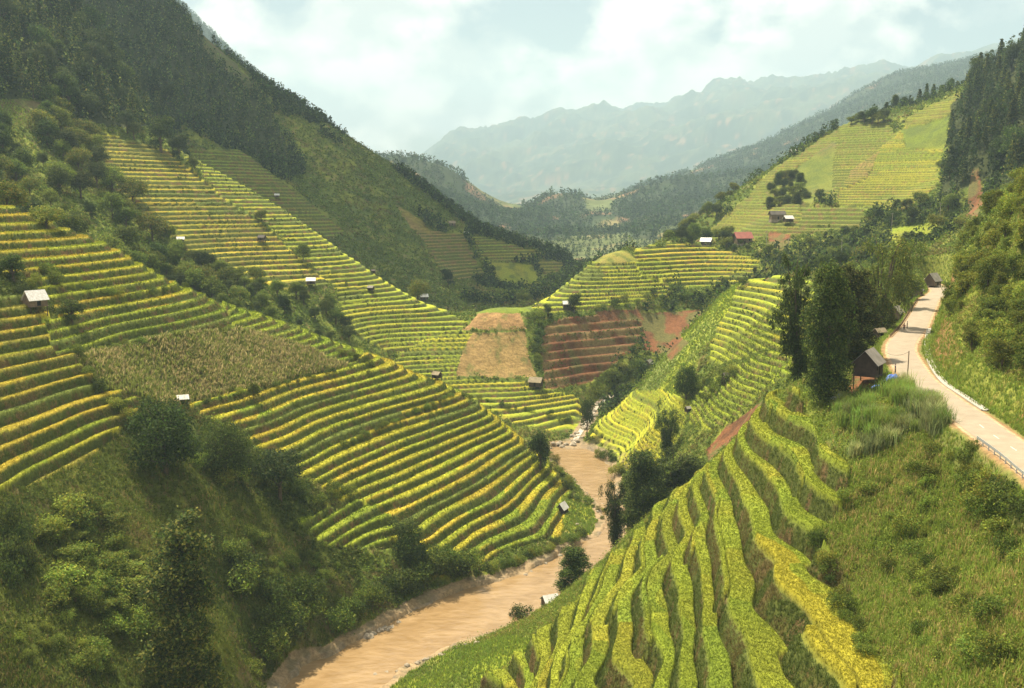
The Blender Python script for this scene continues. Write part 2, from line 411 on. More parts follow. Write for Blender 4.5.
for p in FW:
    FWM |= in_poly(U_ + 5 * fbm(GX / 60, GY / 60, 44, 3), V_ + 4 * fbm(GX / 60, GY / 60, 45, 3), p) & (GY > 960) & (GY < 6500)
KI[(GY > 960)] = KIND['far']
RI[(GY > 960)] = -1

H = HS.copy()
# country-wide roughness
rough = np.where(GY > 960, 0.0, .9)
H += rough * fbm(GX / 22, GY / 22, 3, 3)
far = GY > 960
H += sstep(4500, 9000, GY) * (.45 - 2 * np.abs(fbm(GX / 1900, GY / 1900, 15, 6, .55))) * GY * .030
H += sstep(4500, 9000, GY) * (.4 - np.abs(fbm(GX / 700, GY / 700, 16, 4, .5)) * 2) * GY * .008
k = sstep(900, 1600, GY)
rid = .55 - np.abs(fbm(GX / 420, GY / 420, 5, 5, .55)) * 2
H += k * (rid * np.minimum(GY, 5000) * .006 + fbm(GX / 160, GY / 160, 9, 4) * np.minimum(GY, 4000) * .003)
m = (KI == 0) | (KI == 7)
H += np.where(m & ~far, .9 * fbm(GX / 6, GY / 6, 6, 4), 0) * sstep(60, 110, GY)

FR = np.full(GX.shape, -1.0)       # position inside a terrace: 0 outer lip .. 1 foot of the next wall
TN = np.zeros(GX.shape)            # terrace number
CELL = np.zeros(GX.shape)
for i, r in enumerate(REG):
    if r['kind'] not in ('terr', 'redt'):
        continue
    m = RI == i
    if not m.any():
        continue
    x = GX[m]; y = GY[m]; h = HS[m]
    wob = .9 * fbm(x / 70, y / 70, 150 + i, 2) + .55 * fbm(x / 30, y / 30, 50 + i, 2) + .16 * fbm(x / 8, y / 8, 90 + i, 2)
    if r['ax'] == 1:
        wob = wob * .28
    s = r['step']
    arc = (x if r['ax'] == 0 else y) if 'ax' in r else x
    ph = r.get('ph', i * .37)
    t = (h + wob * s * .55) / s + ph
    if r['ax'] == 0:
        t = t + .42 * (vnoise(t * .83, x / 90, 300 + i) - .5)
    n0 = np.floor(t)
    L = 34 + 30 * _hash(n0, n0 * 0, 5)
    cell = np.floor(arc / L + 7 * _hash(n0, n0 * 0 + i, 8))
    # a plot here and there ends in a step of part of a wall
    t = t + (.16 if r['ax'] == 0 else .20) * (vnoise(arc / 19.0, n0 * 3.7, 61 + i) > .6)
    n = np.floor(t); f = t - n
    a = r['a'] + .10 * (vnoise(arc / 11, n * 5.1, 12) - .5) + (.12 * (_hash(n, n * 0 + i, 23) - .5) if r['ax'] == 0 else 0)
    rise = sstep(0, 1, (f - a) / (1 - a))
    z = (n + rise - ph + a * .42) * s
    if r['kind'] == 'terr':
        rice = sstep(.035, .075, f) * (1 - sstep(a - .06, a - .02, f))
        z = z + rice * (.55 + .2 * vnoise(arc / 14, n, 4)) * (min(1, s / 1.6) if r['ax'] == 0 else 1.0 if s < 3 else 1.7)
        z = z + rice * .06 * fbm(x / .9, y / .9, 8, 2)
    z = z + .16 * fbm(x / 1.7, y / 1.7, 21, 2) * np.where((f > a), 1, .2)
    H[m] = z
    FR[m] = np.where(f < a, f / a * .5, .5 + (f - a) / (1 - a) * .5)
    TN[m] = n; CELL[m] = cell

# river bed and banks
near = (GY > 55) & (GY < 420)
sd = np.full(GX.shape, 1e3)
sd[near] = poly_sd(GX[near] + 1.2 * fbm(GX[near] / 5, GY[near] / 5, 71, 3), GY[near] + 1.2 * fbm(GX[near] / 5, GY[near] / 5, 72, 3), RIV)
b = 1 - sstep(0, 9, sd)
H = np.where(sd < 9, H * (1 - b) + b * np.maximum(RIVER_Z + .2, np.minimum(H, RIVER_Z + 1.0 + .25 * np.clip(sd, 0, 9))), H)
H = np.where(sd < 0, RIVER_Z - np.clip(-sd * .5, 0, 1.6) + .15, H)
H = np.where((sd >= 0) & near, np.maximum(H, RIVER_Z + .15), H)
KI[sd < 2.2] = KIND['bed']
FR[sd < 2.2] = -1
# stream bed above the river
STREAM = smooth_line([(*W(572, 446, -94.6), -94.6), (*W(578, 436, -93.0), -93.0), (*W(586, 424, -91.5), -91.5), (*W(596, 408, -89.5), -89.5), (*W(612, 396, -87), -87)], 6)
d, zz, _ = seg_dist(GX, GY, STREAM)
b = 1 - sstep(2.5, 7, d)
H = np.where(d < 7, H * (1 - b) + b * zz, H)
KI[d < 3.0] = KIND['bed']; FR[d < 3.0] = -1
# road shelf, verge and the cut above it
d, zz, side = seg_dist(GX, GY, ROADS)
RD = d
b = 1 - sstep(ROAD_W + 1.2, ROAD_W + 5.0, d)
bl = np.where(side < 0, 1 - sstep(ROAD_W + 2.4, ROAD_W + 5.5, d), 1 - sstep(ROAD_W + .8, ROAD_W + 3.5, d))
H = np.where(d < ROAD_W + 6, H * (1 - bl) + bl * (zz - .06 - .12 * sstep(ROAD_W + .2, ROAD_W + 1.4, d)), H)
KI[d < ROAD_W + 3.0] = KIND['verge']
KI[(d >= ROAD_W + 2.0) & (d < ROAD_W + 6) & (side < 0)] = KIND['cut']
KI[d < ROAD_W + .5] = KIND['road']
FR[d < ROAD_W + 6] = -1


def ground(x, y):
    """height of the finished ground (nearest-cell bilinear)"""
    x = np.asarray(x, float); y = np.asarray(y, float)
    fi = np.clip(((x / y) * F + 512 - cols[0]) / (cols[1] - cols[0]), 0, NC - 1.001)
    j = np.clip(np.searchsorted(rows, y) - 1, 0, NR - 2)
    b = np.clip((y - rows[j]) / (rows[j + 1] - rows[j]), 0, 1)
    i = fi.astype(int); a = fi - i
    return (H[j, i] * (1 - a) + H[j, i + 1] * a) * (1 - b) + (H[j + 1, i] * (1 - a) + H[j + 1, i + 1] * a) * b


def hit(u, v, ymin=40, ymax=1400):
    """first meeting of the sight line through (u, v) with the ground"""
    rx, rz = ray(u, v)
    ys = rows[(rows > ymin) & (rows < ymax)]
    xs = float(rx) * ys
    g = ground(xs, ys)
    k = np.nonzero(g > float(rz) * ys)[0]
    j = k[0] if len(k) else len(ys) - 1
    y = float(ys[j])
    return Vector((float(rx) * y, y, float(ground(np.array([float(rx) * y]), np.array([y]))[0])))


# ------------------------------------------------------------------ colours of the ground (the stuff itself; the lower left has shade painted in)
def mixc(a, b, t):
    return a + (np.asarray(b, float) - a) * np.asarray(t)[..., None]


CO = np.zeros(GX.shape + (3,))
n1 = fbm(GX / 14, GY / 14, 101, 4); n2 = fbm(GX / 3.1, GY / 3.1, 102, 3); n3 = fbm(GX / 45, GY / 45, 103, 3)
SCR1 = np.array((.090, .125, .022)); SCR2 = np.array((.20, .225, .036)); SCRB = np.array((.20, .15, .06))
CO[:] = SCR1
CO = mixc(CO, SCR2, sstep(-.3, .5, n1 + .4 * n3))
CO = mixc(CO, SCRB, .7 * sstep(.25, .6, n2 + .3 * n3))
CO[(GX / GY < -.16) & (GY < 235)] *= .62  # shade of the lower left slope painted into its scrub colour
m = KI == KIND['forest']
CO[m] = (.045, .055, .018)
for i, r in enumerate(REG):
    m = RI == i
    if not m.any():
        continue
    x = GX[m]; y = GY[m]; kd = r['kind']
    if kd == 'terr':
        pal = np.array(r['pal']); f = FR[m]; n = TN[m]; cl = CELL[m]
        hs = _hash(n + 31 * i, cl, 3)
        drift = .55 * fbm(x / 34, y / 34, 140 + i, 2)
        q = np.clip(hs * .75 + .12 + drift, 0, .999) * (len(pal) - 1e-6)
        qi = np.clip(q.astype(int), 0, len(pal) - 1); qj = np.clip(qi + 1, 0, len(pal) - 1)
        c = pal[qi] * (1 - (q - qi)[:, None] * .5) + pal[qj] * (q - qi)[:, None] * .5
        c = c * (.86 + .28 * _hash(n, cl + 9, 77)[:, None])
        c = mixc(c, pal[0] * .8, .35 * sstep(.1, .6, fbm(x / 2.2, y / 2.2, 33, 3)))
        fal = (_hash(n + 5, cl + 3, 29) < .09) & ('gold' not in r)
        c[fal] = np.array((.13, .16, .03)) * (.8 + .5 * vnoise(x / 2, y / 2, 6))[fal][:, None]
        if 'gold' in r:
            gk = (n == r['gold']) & (V_[m] > 548) & (f < .31 + .03 * fbm(x / 4, y / 4, 18, 2))
            c[gk] = np.array((.285, .255, .024)) * (.92 + .16 * vnoise(x / 3, y / 3, 5))[gk][:, None]
        # the wall: weeds, grass and some bare earth
        w = sstep(.46, .50, f)
        wall = np.tile(np.array((.085, .100, .022)), (len(f), 1))
        wall = mixc(wall, (.14, .090, .040), sstep(.05, .5, fbm(x / 2.6, y / 2.6, 41, 3) + .25 * fbm(x / 20, y / 20, 42, 2)))
        wall = mixc(wall, (.10, .12, .028), .7 * sstep(.86, .98, f))
        c = mixc(c, wall, 1)* w[:, None] + c * (1 - w[:, None])
        lip = 1 - sstep(.02, .05, f)
        c = mixc(c, (.10, .12, .028), .7 * lip)
        # gaps of weeds over some walls
        CO[m] = c
    elif kd == 'redt':
        f = FR[m]
        red = mixc(np.tile(np.array((.155, .064, .029)), (len(f), 1)), (.10, .045, .022), sstep(-.2, .5, fbm(x / 3, y / 3, 9, 3)))
        red = mixc(red, (.20, .15, .062), .85 * sstep(.45, .6, f) * sstep(-.5, .2, fbm(x / 5, y / 5, 19, 3)))
        red = mixc(red, (.10, .10, .03), .75 * sstep(.0, .4, fbm(x / 7, y / 7, 29, 3) - .2))
        CO[m] = red
    elif kd == 'red':
        n = fbm(x / 4, y / 4, 9, 4)
        c = mixc(np.tile(np.array((.19, .085, .040)), (len(x), 1)), (.11, .055, .028), sstep(-.2, .5, n))
        CO[m] = mixc(c, (.12, .12, .04), .9 * sstep(-.05, .3, fbm(x / 6, y / 6, 39, 4)))
    elif kd == 'corn':
        c = mixc(np.tile(np.array((.26, .24, .06)), (len(x), 1)), (.38, .29, .11), sstep(-.3, .4, fbm(x / 2, y / 2, 9, 4)))
        CO[m] = c
    else:
        pal = np.array(r.get('pal', [OL, GR]))
        if kd == 'forest':
            continue
        q = np.clip(.5 + .8 * fbm(x / 18, y / 18, 200 + i, 4), 0, .999) * (len(pal) - 1)
        qi = q.astype(int); qj = np.clip(qi + 1, 0, len(pal) - 1)
        c = pal[qi] * (1 - (q - qi)[:, None]) + pal[qj] * (q - qi)[:, None]
        if kd == 'grass':
            c = mixc(c, (.09, .12, .03), .8 * sstep(-.1, .5, fbm(x / 5, y / 5, 14, 4)))
        else:
            c = c * (.62 + .55 * vnoise(x / 2.4, HS[m] / .45, 3) + .2 * fbm(x / 6, y / 6, 4, 3))[:, None]
            c = mixc(c, (.14, .15, .045), .7 * sstep(.2, .5, fbm(x / 3, y / 3, 24, 4)))
        CO[m] = c
# river bed: wet silt and shingle
m = KI == KIND['bed']
CO[m] = mixc(np.tile(np.array((.30, .22, .13)), (m.sum(), 1)), (.21, .17, .12), sstep(-.2, .4, n2[m]))
m = (sd > .5) & (sd < 6) & near
CO[m] = mixc(CO[m], (.17, .14, .07), .6 * sstep(-.2, .3, n2[m]))
m = KI == KIND['verge']
CO[m] = mixc(np.tile(np.array((.16, .17, .045)), (m.sum(), 1)), (.26, .165, .08), 1 - sstep(ROAD_W + .6, ROAD_W + 1.5, RD[m] + .5 * n2[m]))
m = KI == KIND['road']
CO[m] = (.42, .30, .19)
m = KI == KIND['cut']
CO[m] = mixc(np.tile(np.array((.19, .21, .038)), (m.sum(), 1)), (.24, .14, .055), sstep(.0, .5, n1[m] + .3 * n2[m]))
# far land: woods, fields and scars
m = KI == KIND['far']
x = GX[m]; y = GY[m]
a = fbm(x / 130, y / 130, 301, 4); b = fbm(x / 60, y / 60, 302, 4); c_ = fbm(x / 420, y / 420, 303, 4)
c = mixc(np.tile(np.array((.035, .055, .02)), (m.sum(), 1)), (.10, .12, .042), sstep(-.1, .2, a + .5 * c_))
c = mixc(c, (.19, .16, .065), .9 * sstep(.25, .5, b + .3 * c_))
c = mixc(c, (.03, .045, .018), FWM[m] * .9)
c = c * (.72 + .55 * vnoise(x / 14, y / 14, 310) + .25 * fbm(x / 30, y / 30, 311, 3))[:, None]
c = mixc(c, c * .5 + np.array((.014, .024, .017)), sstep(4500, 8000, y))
c = mixc(c, (.24, .14, .075), .8 * sstep(.42, .58, fbm(x / 75, y / 75, 305, 3)))
CO[m] = c


def mesh_grid(name, X, Y, Z, C, mat, extra=None):
    nr, nc = X.shape
    me = bpy.data.meshes.new(name)
    nv = nr * nc
    me.vertices.add(nv)
    me.vertices.foreach_set('co', np.stack([X, Y, Z], -1).astype(np.float32).ravel())
    idx = np.arange(nv, dtype=np.int32).reshape(nr, nc)
    q = np.stack([idx[:-1, :-1], idx[:-1, 1:], idx[1:, 1:], idx[1:, :-1]], -1).reshape(-1, 4)
    nf = len(q)
    me.loops.add(nf * 4)
    me.loops.foreach_set('vertex_index', q.ravel())
    me.polygons.add(nf)
    me.polygons.foreach_set('loop_start', np.arange(0, nf * 4, 4, dtype=np.int32))
    me.polygons.foreach_set('use_smooth', np.ones(nf, bool))
    at = me.color_attributes.new('tone', 'FLOAT_COLOR', 'POINT')
    at.data.foreach_set('color', np.concatenate([C.reshape(-1, 3), np.ones((nv, 1))], 1).astype(np.float32).ravel())
    me.update()
    me.materials.append(mat)
    ob = bpy.data.objects.new(name, me)
    COL.objects.link(ob)
    return ob
# ------------------------------------------------------------------ materials
def new_mat(name):
    m = bpy.data.materials.new(name); m.use_nodes = True
    nt = m.node_tree
    bsdf = nt.nodes['Principled BSDF']
    return m, nt, bsdf


def N(nt, t, **k):
    n = nt.nodes.new(t)
    for a, b in k.items():
        setattr(n, a, b)
    return n


def ground_mat():
    m, nt, bs = new_mat('ground')
    at = N(nt, 'ShaderNodeAttribute', attribute_name='tone')
    geo = N(nt, 'ShaderNodeNewGeometry')
    no = N(nt, 'ShaderNodeTexNoise'); no.inputs['Scale'].default_value = 1.1; no.inputs['Detail'].default_value = 5; no.inputs['Roughness'].default_value = .7
    nt.links.new(geo.outputs['Position'], no.inputs['Vector'])
    mr = N(nt, 'ShaderNodeMapRange'); mr.inputs['From Min'].default_value = .3; mr.inputs['From Max'].default_value = .7; mr.inputs['To Min'].default_value = .62; mr.inputs['To Max'].default_value = 1.38
    nt.links.new(no.outputs['Fac'], mr.inputs['Value'])
    mx = N(nt, 'ShaderNodeMix', data_type='RGBA', blend_type='MULTIPLY'); mx.inputs[0].default_value = 1
    nt.links.new(at.outputs['Color'], mx.inputs[6]); nt.links.new(mr.outputs['Result'], mx.inputs[7])
    nt.links.new(mx.outputs[2], bs.inputs['Base Color'])
    bs.inputs['Roughness'].default_value = .95
    bs.inputs['Specular IOR Level'].default_value = .12
    bp = N(nt, 'ShaderNodeBump'); bp.inputs['Strength'].default_value = .7; bp.inputs['Distance'].default_value = .35
    nt.links.new(no.outputs['Fac'], bp.inputs['Height']); nt.links.new(bp.outputs['Normal'], bs.inputs['Normal'])
    return m


MAT_GROUND = ground_mat()
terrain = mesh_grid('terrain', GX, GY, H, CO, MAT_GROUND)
terrain['kind'] = 'structure'

# ------------------------------------------------------------------ light
SUN_AZ = (-.62, .78); SUN_EL = R(64)
EXPOSURE = 1.17
l = math.hypot(*SUN_AZ)
sdir = Vector((SUN_AZ[0] / l * math.cos(SUN_EL), SUN_AZ[1] / l * math.cos(SUN_EL), math.sin(SUN_EL)))
sl = bpy.data.lights.new('sun', 'SUN'); sl.energy = 5.0; sl.angle = R(.5); sl.color = (1, .88, .66)
so = bpy.data.objects.new('sun', sl); COL.objects.link(so)
so.location = (0, 0, 900)
so.rotation_euler = sdir.to_track_quat('Z', 'Y').to_euler()
world = bpy.data.worlds.new('World'); scene.world = world; world.use_nodes = True
nt = world.node_tree
bg = nt.nodes['Background']; bg.inputs['Strength'].default_value = .10
sky = N(nt, 'ShaderNodeTexSky', sky_type='NISHITA', sun_disc=False, sun_elevation=SUN_EL, sun_rotation=math.atan2(sdir.x, sdir.y), altitude=800, dust_density=2.0, air_density=1.0)
tc = N(nt, 'ShaderNodeTexCoord')
mp = N(nt, 'ShaderNodeMapping'); mp.inputs['Scale'].default_value = (1.0, 1.0, 1.35)
nt.links.new(tc.outputs['Generated'], mp.inputs['Vector'])
c1 = N(nt, 'ShaderNodeTexNoise'); c1.inputs['Scale'].default_value = 8.5; c1.inputs['Detail'].default_value = 12; c1.inputs['Roughness'].default_value = .54; c1.inputs['Distortion'].default_value = .15
nt.links.new(mp.outputs['Vector'], c1.inputs['Vector'])
cr = N(nt, 'ShaderNodeValToRGB'); cr.color_ramp.elements[0].position = .41; cr.color_ramp.elements[1].position = .53
nt.links.new(c1.outputs['Fac'], cr.inputs['Fac'])
c2 = N(nt, 'ShaderNodeTexNoise'); c2.inputs['Scale'].default_value = 13; c2.inputs['Detail'].default_value = 7
nt.links.new(mp.outputs['Vector'], c2.inputs['Vector'])
cr2 = N(nt, 'ShaderNodeValToRGB')
cr2.color_ramp.elements[0].position = .42; cr2.color_ramp.elements[0].color = (4.3, 4.2, 3.9, 1)
cr2.color_ramp.elements[1].position = .60; cr2.color_ramp.elements[1].color = (8.4, 7.5, 6.2, 1)
nt.links.new(c2.outputs['Fac'], cr2.inputs['Fac'])
mx = N(nt, 'ShaderNodeMix', data_type='RGBA')
dim = N(nt, 'ShaderNodeMix', data_type='RGBA', blend_type='MULTIPLY'); dim.inputs[0].default_value = 1; dim.inputs[7].default_value = (.60, .52, .42, 1)
nt.links.new(sky.outputs['Color'], dim.inputs[6])
nt.links.new(cr.outputs['Color'], mx.inputs[0]); nt.links.new(dim.outputs[2], mx.inputs[6]); nt.links.new(cr2.outputs['Color'], mx.inputs[7])
nt.links.new(mx.outputs[2], bg.inputs['Color'])

# ------------------------------------------------------------------ the air
def box_mesh(name, lo, hi):
    me = bpy.data.meshes.new(name)
    v = [(x, y, z) for x in (lo[0], hi[0]) for y in (lo[1], hi[1]) for z in (lo[2], hi[2])]
    f = [(0, 1, 3, 2), (4, 6, 7, 5), (0, 4, 5, 1), (2, 3, 7, 6), (0, 2, 6, 4), (1, 5, 7, 3)]
    me.from_pydata(v, [], f); me.update()
    return me


hz = bpy.data.objects.new('haze', box_mesh('haze', (-9500, -60, -420), (12500, 14600, float(H.max()) + 60)))
COL.objects.link(hz); hz['kind'] = 'stuff'
hm = bpy.data.materials.new('haze'); hm.use_nodes = True
hn = hm.node_tree; hn.nodes.remove(hn.nodes['Principled BSDF'])
pv = N(hn, 'ShaderNodeVolumePrincipled'); pv.inputs['Color'].default_value = (.60, .84, 1, 1); pv.inputs['Density'].default_value = .000125; pv.inputs['Anisotropy'].default_value = .15
hn.links.new(pv.outputs[0], hn.nodes['Material Output'].inputs['Volume'])
hz.data.materials.append(hm)
print('HAZE', H.max(), H.min())

# ------------------------------------------------------------------ clouds out of view, added to shade the left mountain
TOP = float(H.max()) + 60
cmat, nt, bs = new_mat('shade_cloud')
bs.inputs['Base Color'].default_value = (.9, .9, .9, 1); bs.inputs['Roughness'].default_value = 1; bs.inputs['Specular IOR Level'].default_value = 0


tb = N(nt, 'ShaderNodeBsdfTransparent'); mb_ = N(nt, 'ShaderNodeMixShader'); mb_.inputs[0].default_value = .32
nt.links.new(bs.outputs[0], mb_.inputs[1]); nt.links.new(tb.outputs[0], mb_.inputs[2]); nt.links.new(mb_.outputs[0], nt.nodes['Material Output'].inputs['Surface'])


def shade_cloud(cx_, cy_, rx_, ry_, seed):
    import bmesh
    zc = TOP + 420
    k_ = (zc + 50) / math.tan(SUN_EL)
    ox, oy = cx_ + k_ * SUN_AZ[0] / l, cy_ + k_ * SUN_AZ[1] / l
    g = np.random.default_rng(seed)
    bm = bmesh.new()
    for q in range(9):
        t = q * 2.4; rr = 0 if q == 0 else .62
        b = bmesh.ops.create_icosphere(bm, subdivisions=4, radius=1)['verts']
        sx, sy = rx_ * (.62 if q == 0 else g.uniform(.3, .5)), ry_ * (.62 if q == 0 else g.uniform(.3, .5))
        co = np.array([v.co for v in b])
        n = 1 + .28 * fbm(co[:, 0] * 1.6 + q * 5 + co[:, 2], co[:, 1] * 1.6 - co[:, 2], seed + q, 4)
        for v, m_ in zip(b, n):
            v.co = Vector((rr * rx_ * math.cos(t) + v.co.x * sx * m_, rr * ry_ * math.sin(t) + v.co.y * sy * m_, max(v.co.z, -.35) * min(sx, sy) * .7 * m_))
    me = bpy.data.meshes.new('shade_clouds'); bm.to_mesh(me); bm.free(); me.materials.append(cmat)
    o = bpy.data.objects.new('shade_clouds', me); COL.objects.link(o); o.location = (ox, oy, zc); o['kind'] = 'stuff'


shade_cloud(-140, 745, 190, 235, 5)
# ------------------------------------------------------------------ water
def poly_mesh(name, pts, z, mat):
    import bmesh
    bm = bmesh.new()
    vs = [bm.verts.new((x, y, z)) for x, y in pts]
    f = bm.faces.new(vs)
    if f.normal.z < 0:
        f.normal_flip()
    bmesh.ops.triangulate(bm, faces=[f])
    me = bpy.data.meshes.new(name); bm.to_mesh(me); bm.free()
    me.materials.append(mat)
    o = bpy.data.objects.new(name, me); COL.objects.link(o)
    return o


wm, nt, bs = new_mat('silty_water')
geo = N(nt, 'ShaderNodeNewGeometry')
mp = N(nt, 'ShaderNodeMapping'); mp.inputs['Rotation'].default_value = (0, 0, R(-38)); mp.inputs['Scale'].default_value = (.16, .34, 1)
nt.links.new(geo.outputs['Position'], mp.inputs['Vector'])
no = N(nt, 'ShaderNodeTexNoise'); no.inputs['Scale'].default_value = 1.0; no.inputs['Detail'].default_value = 6; no.inputs['Distortion'].default_value = .8
nt.links.new(mp.outputs['Vector'], no.inputs['Vector'])
rp = N(nt, 'ShaderNodeValToRGB'); rp.color_ramp.elements[0].position = .35; rp.color_ramp.elements[0].color = (.24, .155, .070, 1); rp.color_ramp.elements[1].position = .7; rp.color_ramp.elements[1].color = (.33, .225, .115, 1)
nt.links.new(no.outputs['Fac'], rp.inputs['Fac']); nt.links.new(rp.outputs['Color'], bs.inputs['Base Color'])
bs.inputs['Roughness'].default_value = .14; bs.inputs['Specular IOR Level'].default_value = .5
n2_ = N(nt, 'ShaderNodeTexNoise'); n2_.inputs['Scale'].default_value = 2.2; n2_.inputs['Detail'].default_value = 4
nt.links.new(mp.outputs['Vector'], n2_.inputs['Vector'])
bp = N(nt, 'ShaderNodeBump'); bp.inputs['Strength'].default_value = .6; bp.inputs['Distance'].default_value = .5
nt.links.new(n2_.outputs['Fac'], bp.inputs['Height']); nt.links.new(bp.outputs['Normal'], bs.inputs['Normal'])
cx = [(-14, 58), (-8, 135), (-10, 170), (10, 200), (40, 215), (75, 250), (75, 330), (40, 385), (20, 385), (-30, 345), (-5, 300), (-40, 232), (-60, 190), (-55, 150), (-55, 58)]
river = poly_mesh('river', cx, RIVER_Z, wm); river['kind'] = 'structure'

# ------------------------------------------------------------------ road
def ribbon(name, line, offs, zoff, mat):
    """offs: list of (offset to the left, dz)"""
    P = np.array(line); T = np.gradient(P[:, :2], axis=0); T /= np.linalg.norm(T, axis=1)[:, None]
    Nn = np.stack([-T[:, 1], T[:, 0]], 1)
    V = []
    for p, n in zip(P, Nn):
        for o, dz in offs:
            V.append((p[0] + n[0] * o, p[1] + n[1] * o, p[2] + dz + zoff))
    k = len(offs); Fq = []
    for i in range(len(P) - 1):
        for j in range(k - 1):
            Fq.append((i * k + j + 1, i * k + j, (i + 1) * k + j, (i + 1) * k + j + 1))
    me = bpy.data.meshes.new(name); me.from_pydata(V, [], Fq); me.update()
    me.materials.append(mat)
    o = bpy.data.objects.new(name, me); COL.objects.link(o)
    return o


rm, nt, bs = new_mat('road')
geo = N(nt, 'ShaderNodeNewGeometry')
no = N(nt, 'ShaderNodeTexNoise'); no.inputs['Scale'].default_value = .5; no.inputs['Detail'].default_value = 8; no.inputs['Roughness'].default_value = .65
nt.links.new(geo.outputs['Position'], no.inputs['Vector'])
rp = N(nt, 'ShaderNodeValToRGB'); rp.color_ramp.elements[0].position = .3; rp.color_ramp.elements[0].color = (.25, .205, .150, 1); rp.color_ramp.elements[1].position = .7; rp.color_ramp.elements[1].color = (.33, .275, .205, 1)
nt.links.new(no.outputs['Fac'], rp.inputs['Fac']); nt.links.new(rp.outputs['Color'], bs.inputs['Base Color']); bs.inputs['Roughness'].default_value = .9
road = ribbon('road', smooth_line(ROAD, 8), [(-ROAD_W, -.02), (-1.2, .03), (0, .06), (1.2, .03), (ROAD_W, -.02)], 0, rm); road['kind'] = 'structure'
# ------------------------------------------------------------------ plants
def leaf_mat(name, trans=.35, spread=.25):
    m, nt, bs = new_mat(name)
    at = N(nt, 'ShaderNodeAttribute', attribute_name='tone')
    oi = N(nt, 'ShaderNodeObjectInfo')
    hs = N(nt, 'ShaderNodeHueSaturation')
    m1 = N(nt, 'ShaderNodeMapRange'); m1.inputs['To Min'].default_value = .485; m1.inputs['To Max'].default_value = .515
    m2 = N(nt, 'ShaderNodeMapRange'); m2.inputs['To Min'].default_value = 1 - spread; m2.inputs['To Max'].default_value = 1 + spread
    mu = N(nt, 'ShaderNodeMath', operation='MULTIPLY'); mu.inputs[1].default_value = 7.31
    fr = N(nt, 'ShaderNodeMath', operation='FRACT')
    nt.links.new(oi.outputs['Random'], m1.inputs['Value']); nt.links.new(oi.outputs['Random'], mu.inputs[0]); nt.links.new(mu.outputs[0], fr.inputs[0]); nt.links.new(fr.outputs[0], m2.inputs['Value'])
    nt.links.new(m1.outputs['Result'], hs.inputs['Hue']); nt.links.new(m2.outputs['Result'], hs.inputs['Value']); nt.links.new(at.outputs['Color'], hs.inputs['Color'])
    nt.links.new(hs.outputs['Color'], bs.inputs['Base Color'])
    bs.inputs['Roughness'].default_value = .7; bs.inputs['Specular IOR Level'].default_value = .12
    tr = N(nt, 'ShaderNodeBsdfTranslucent'); nt.links.new(hs.outputs['Color'], tr.inputs['Color'])
    ms = N(nt, 'ShaderNodeMixShader'); ms.inputs[0].default_value = trans
    nt.links.new(bs.outputs[0], ms.inputs[1]); nt.links.new(tr.outputs[0], ms.inputs[2])
    nt.links.new(ms.outputs[0], nt.nodes['Material Output'].inputs['Surface'])
    return m


MAT_LEAF = leaf_mat('foliage', .4, .38)
MAT_RICE = leaf_mat('rice_leaves', .4, .02)


def flat_mat(name, col, rough=.8, noise=0.0, scale=3.0, metal=0.0, col2=None, spec=.3):
    m, nt, bs = new_mat(name)
    bs.inputs['Roughness'].default_value = rough; bs.inputs['Metallic'].default_value = metal
    bs.inputs['Specular IOR Level'].default_value = spec
    tc_ = N(nt, 'ShaderNodeTexCoord')
    no = N(nt, 'ShaderNodeTexNoise'); no.inputs['Scale'].default_value = scale; no.inputs['Detail'].default_value = 5
    nt.links.new(tc_.outputs['Object'], no.inputs['Vector'])
    rp = N(nt, 'ShaderNodeValToRGB'); rp.color_ramp.elements[0].position = .35; rp.color_ramp.elements[1].position = .68
    c2 = col2 or tuple(c * (1 - .4) for c in col)
    rp.color_ramp.elements[0].color = (*col, 1); rp.color_ramp.elements[1].color = (*c2, 1)
    nt.links.new(no.outputs['Fac'], rp.inputs['Fac']); nt.links.new(rp.outputs['Color'], bs.inputs['Base Color'])
    return m


MAT_BARK = flat_mat('bark', (.12, .09, .06), .95, scale=2.0)


def unit(a):
    return a / (np.linalg.norm(a, axis=-1, keepdims=True) + 1e-9)


def leaf_quads(c, out, size, g, droop=0.0, slim=.55, loose=.65):
    """rhombic leaves at c facing about 'out'; returns (n, 4, 3)"""
    n = len(c)
    nrm = unit(unit(out) * .55 + g.normal(size=(n, 3)) * loose)
    t = g.normal(size=(n, 3)); t[:, 2] -= droop * 1.6
    t = unit(t - (t * nrm).sum(1)[:, None] * nrm)
    b = np.cross(nrm, t)
    L = (size * g.uniform(.65, 1.35, n))[:, None]
    Wd = L * slim * g.uniform(.7, 1.3, n)[:, None]
    return np.stack([c - t * L * .5, c + b * Wd * .5 + t * L * .05, c + t * L * .5, c - b * Wd * .5 + t * L * .05], 1)


def quad_mesh(name, Q, C, mat):
    n = len(Q)
    me = bpy.data.meshes.new(name)
    me.vertices.add(n * 4); me.vertices.foreach_set('co', Q.astype(np.float32).ravel())
    me.loops.add(n * 4); me.loops.foreach_set('vertex_index', np.arange(n * 4, dtype=np.int32))
    me.polygons.add(n); me.polygons.foreach_set('loop_start', np.arange(0, n * 4, 4, dtype=np.int32))
    at = me.color_attributes.new('tone', 'FLOAT_COLOR', 'POINT')
    cc4 = np.ones((n, 4, 4), np.float32); cc4[:, :, :3] = C[:, None, :]
    at.data.foreach_set('color', cc4.ravel())
    me.update(); me.materials.append(mat)
    return me


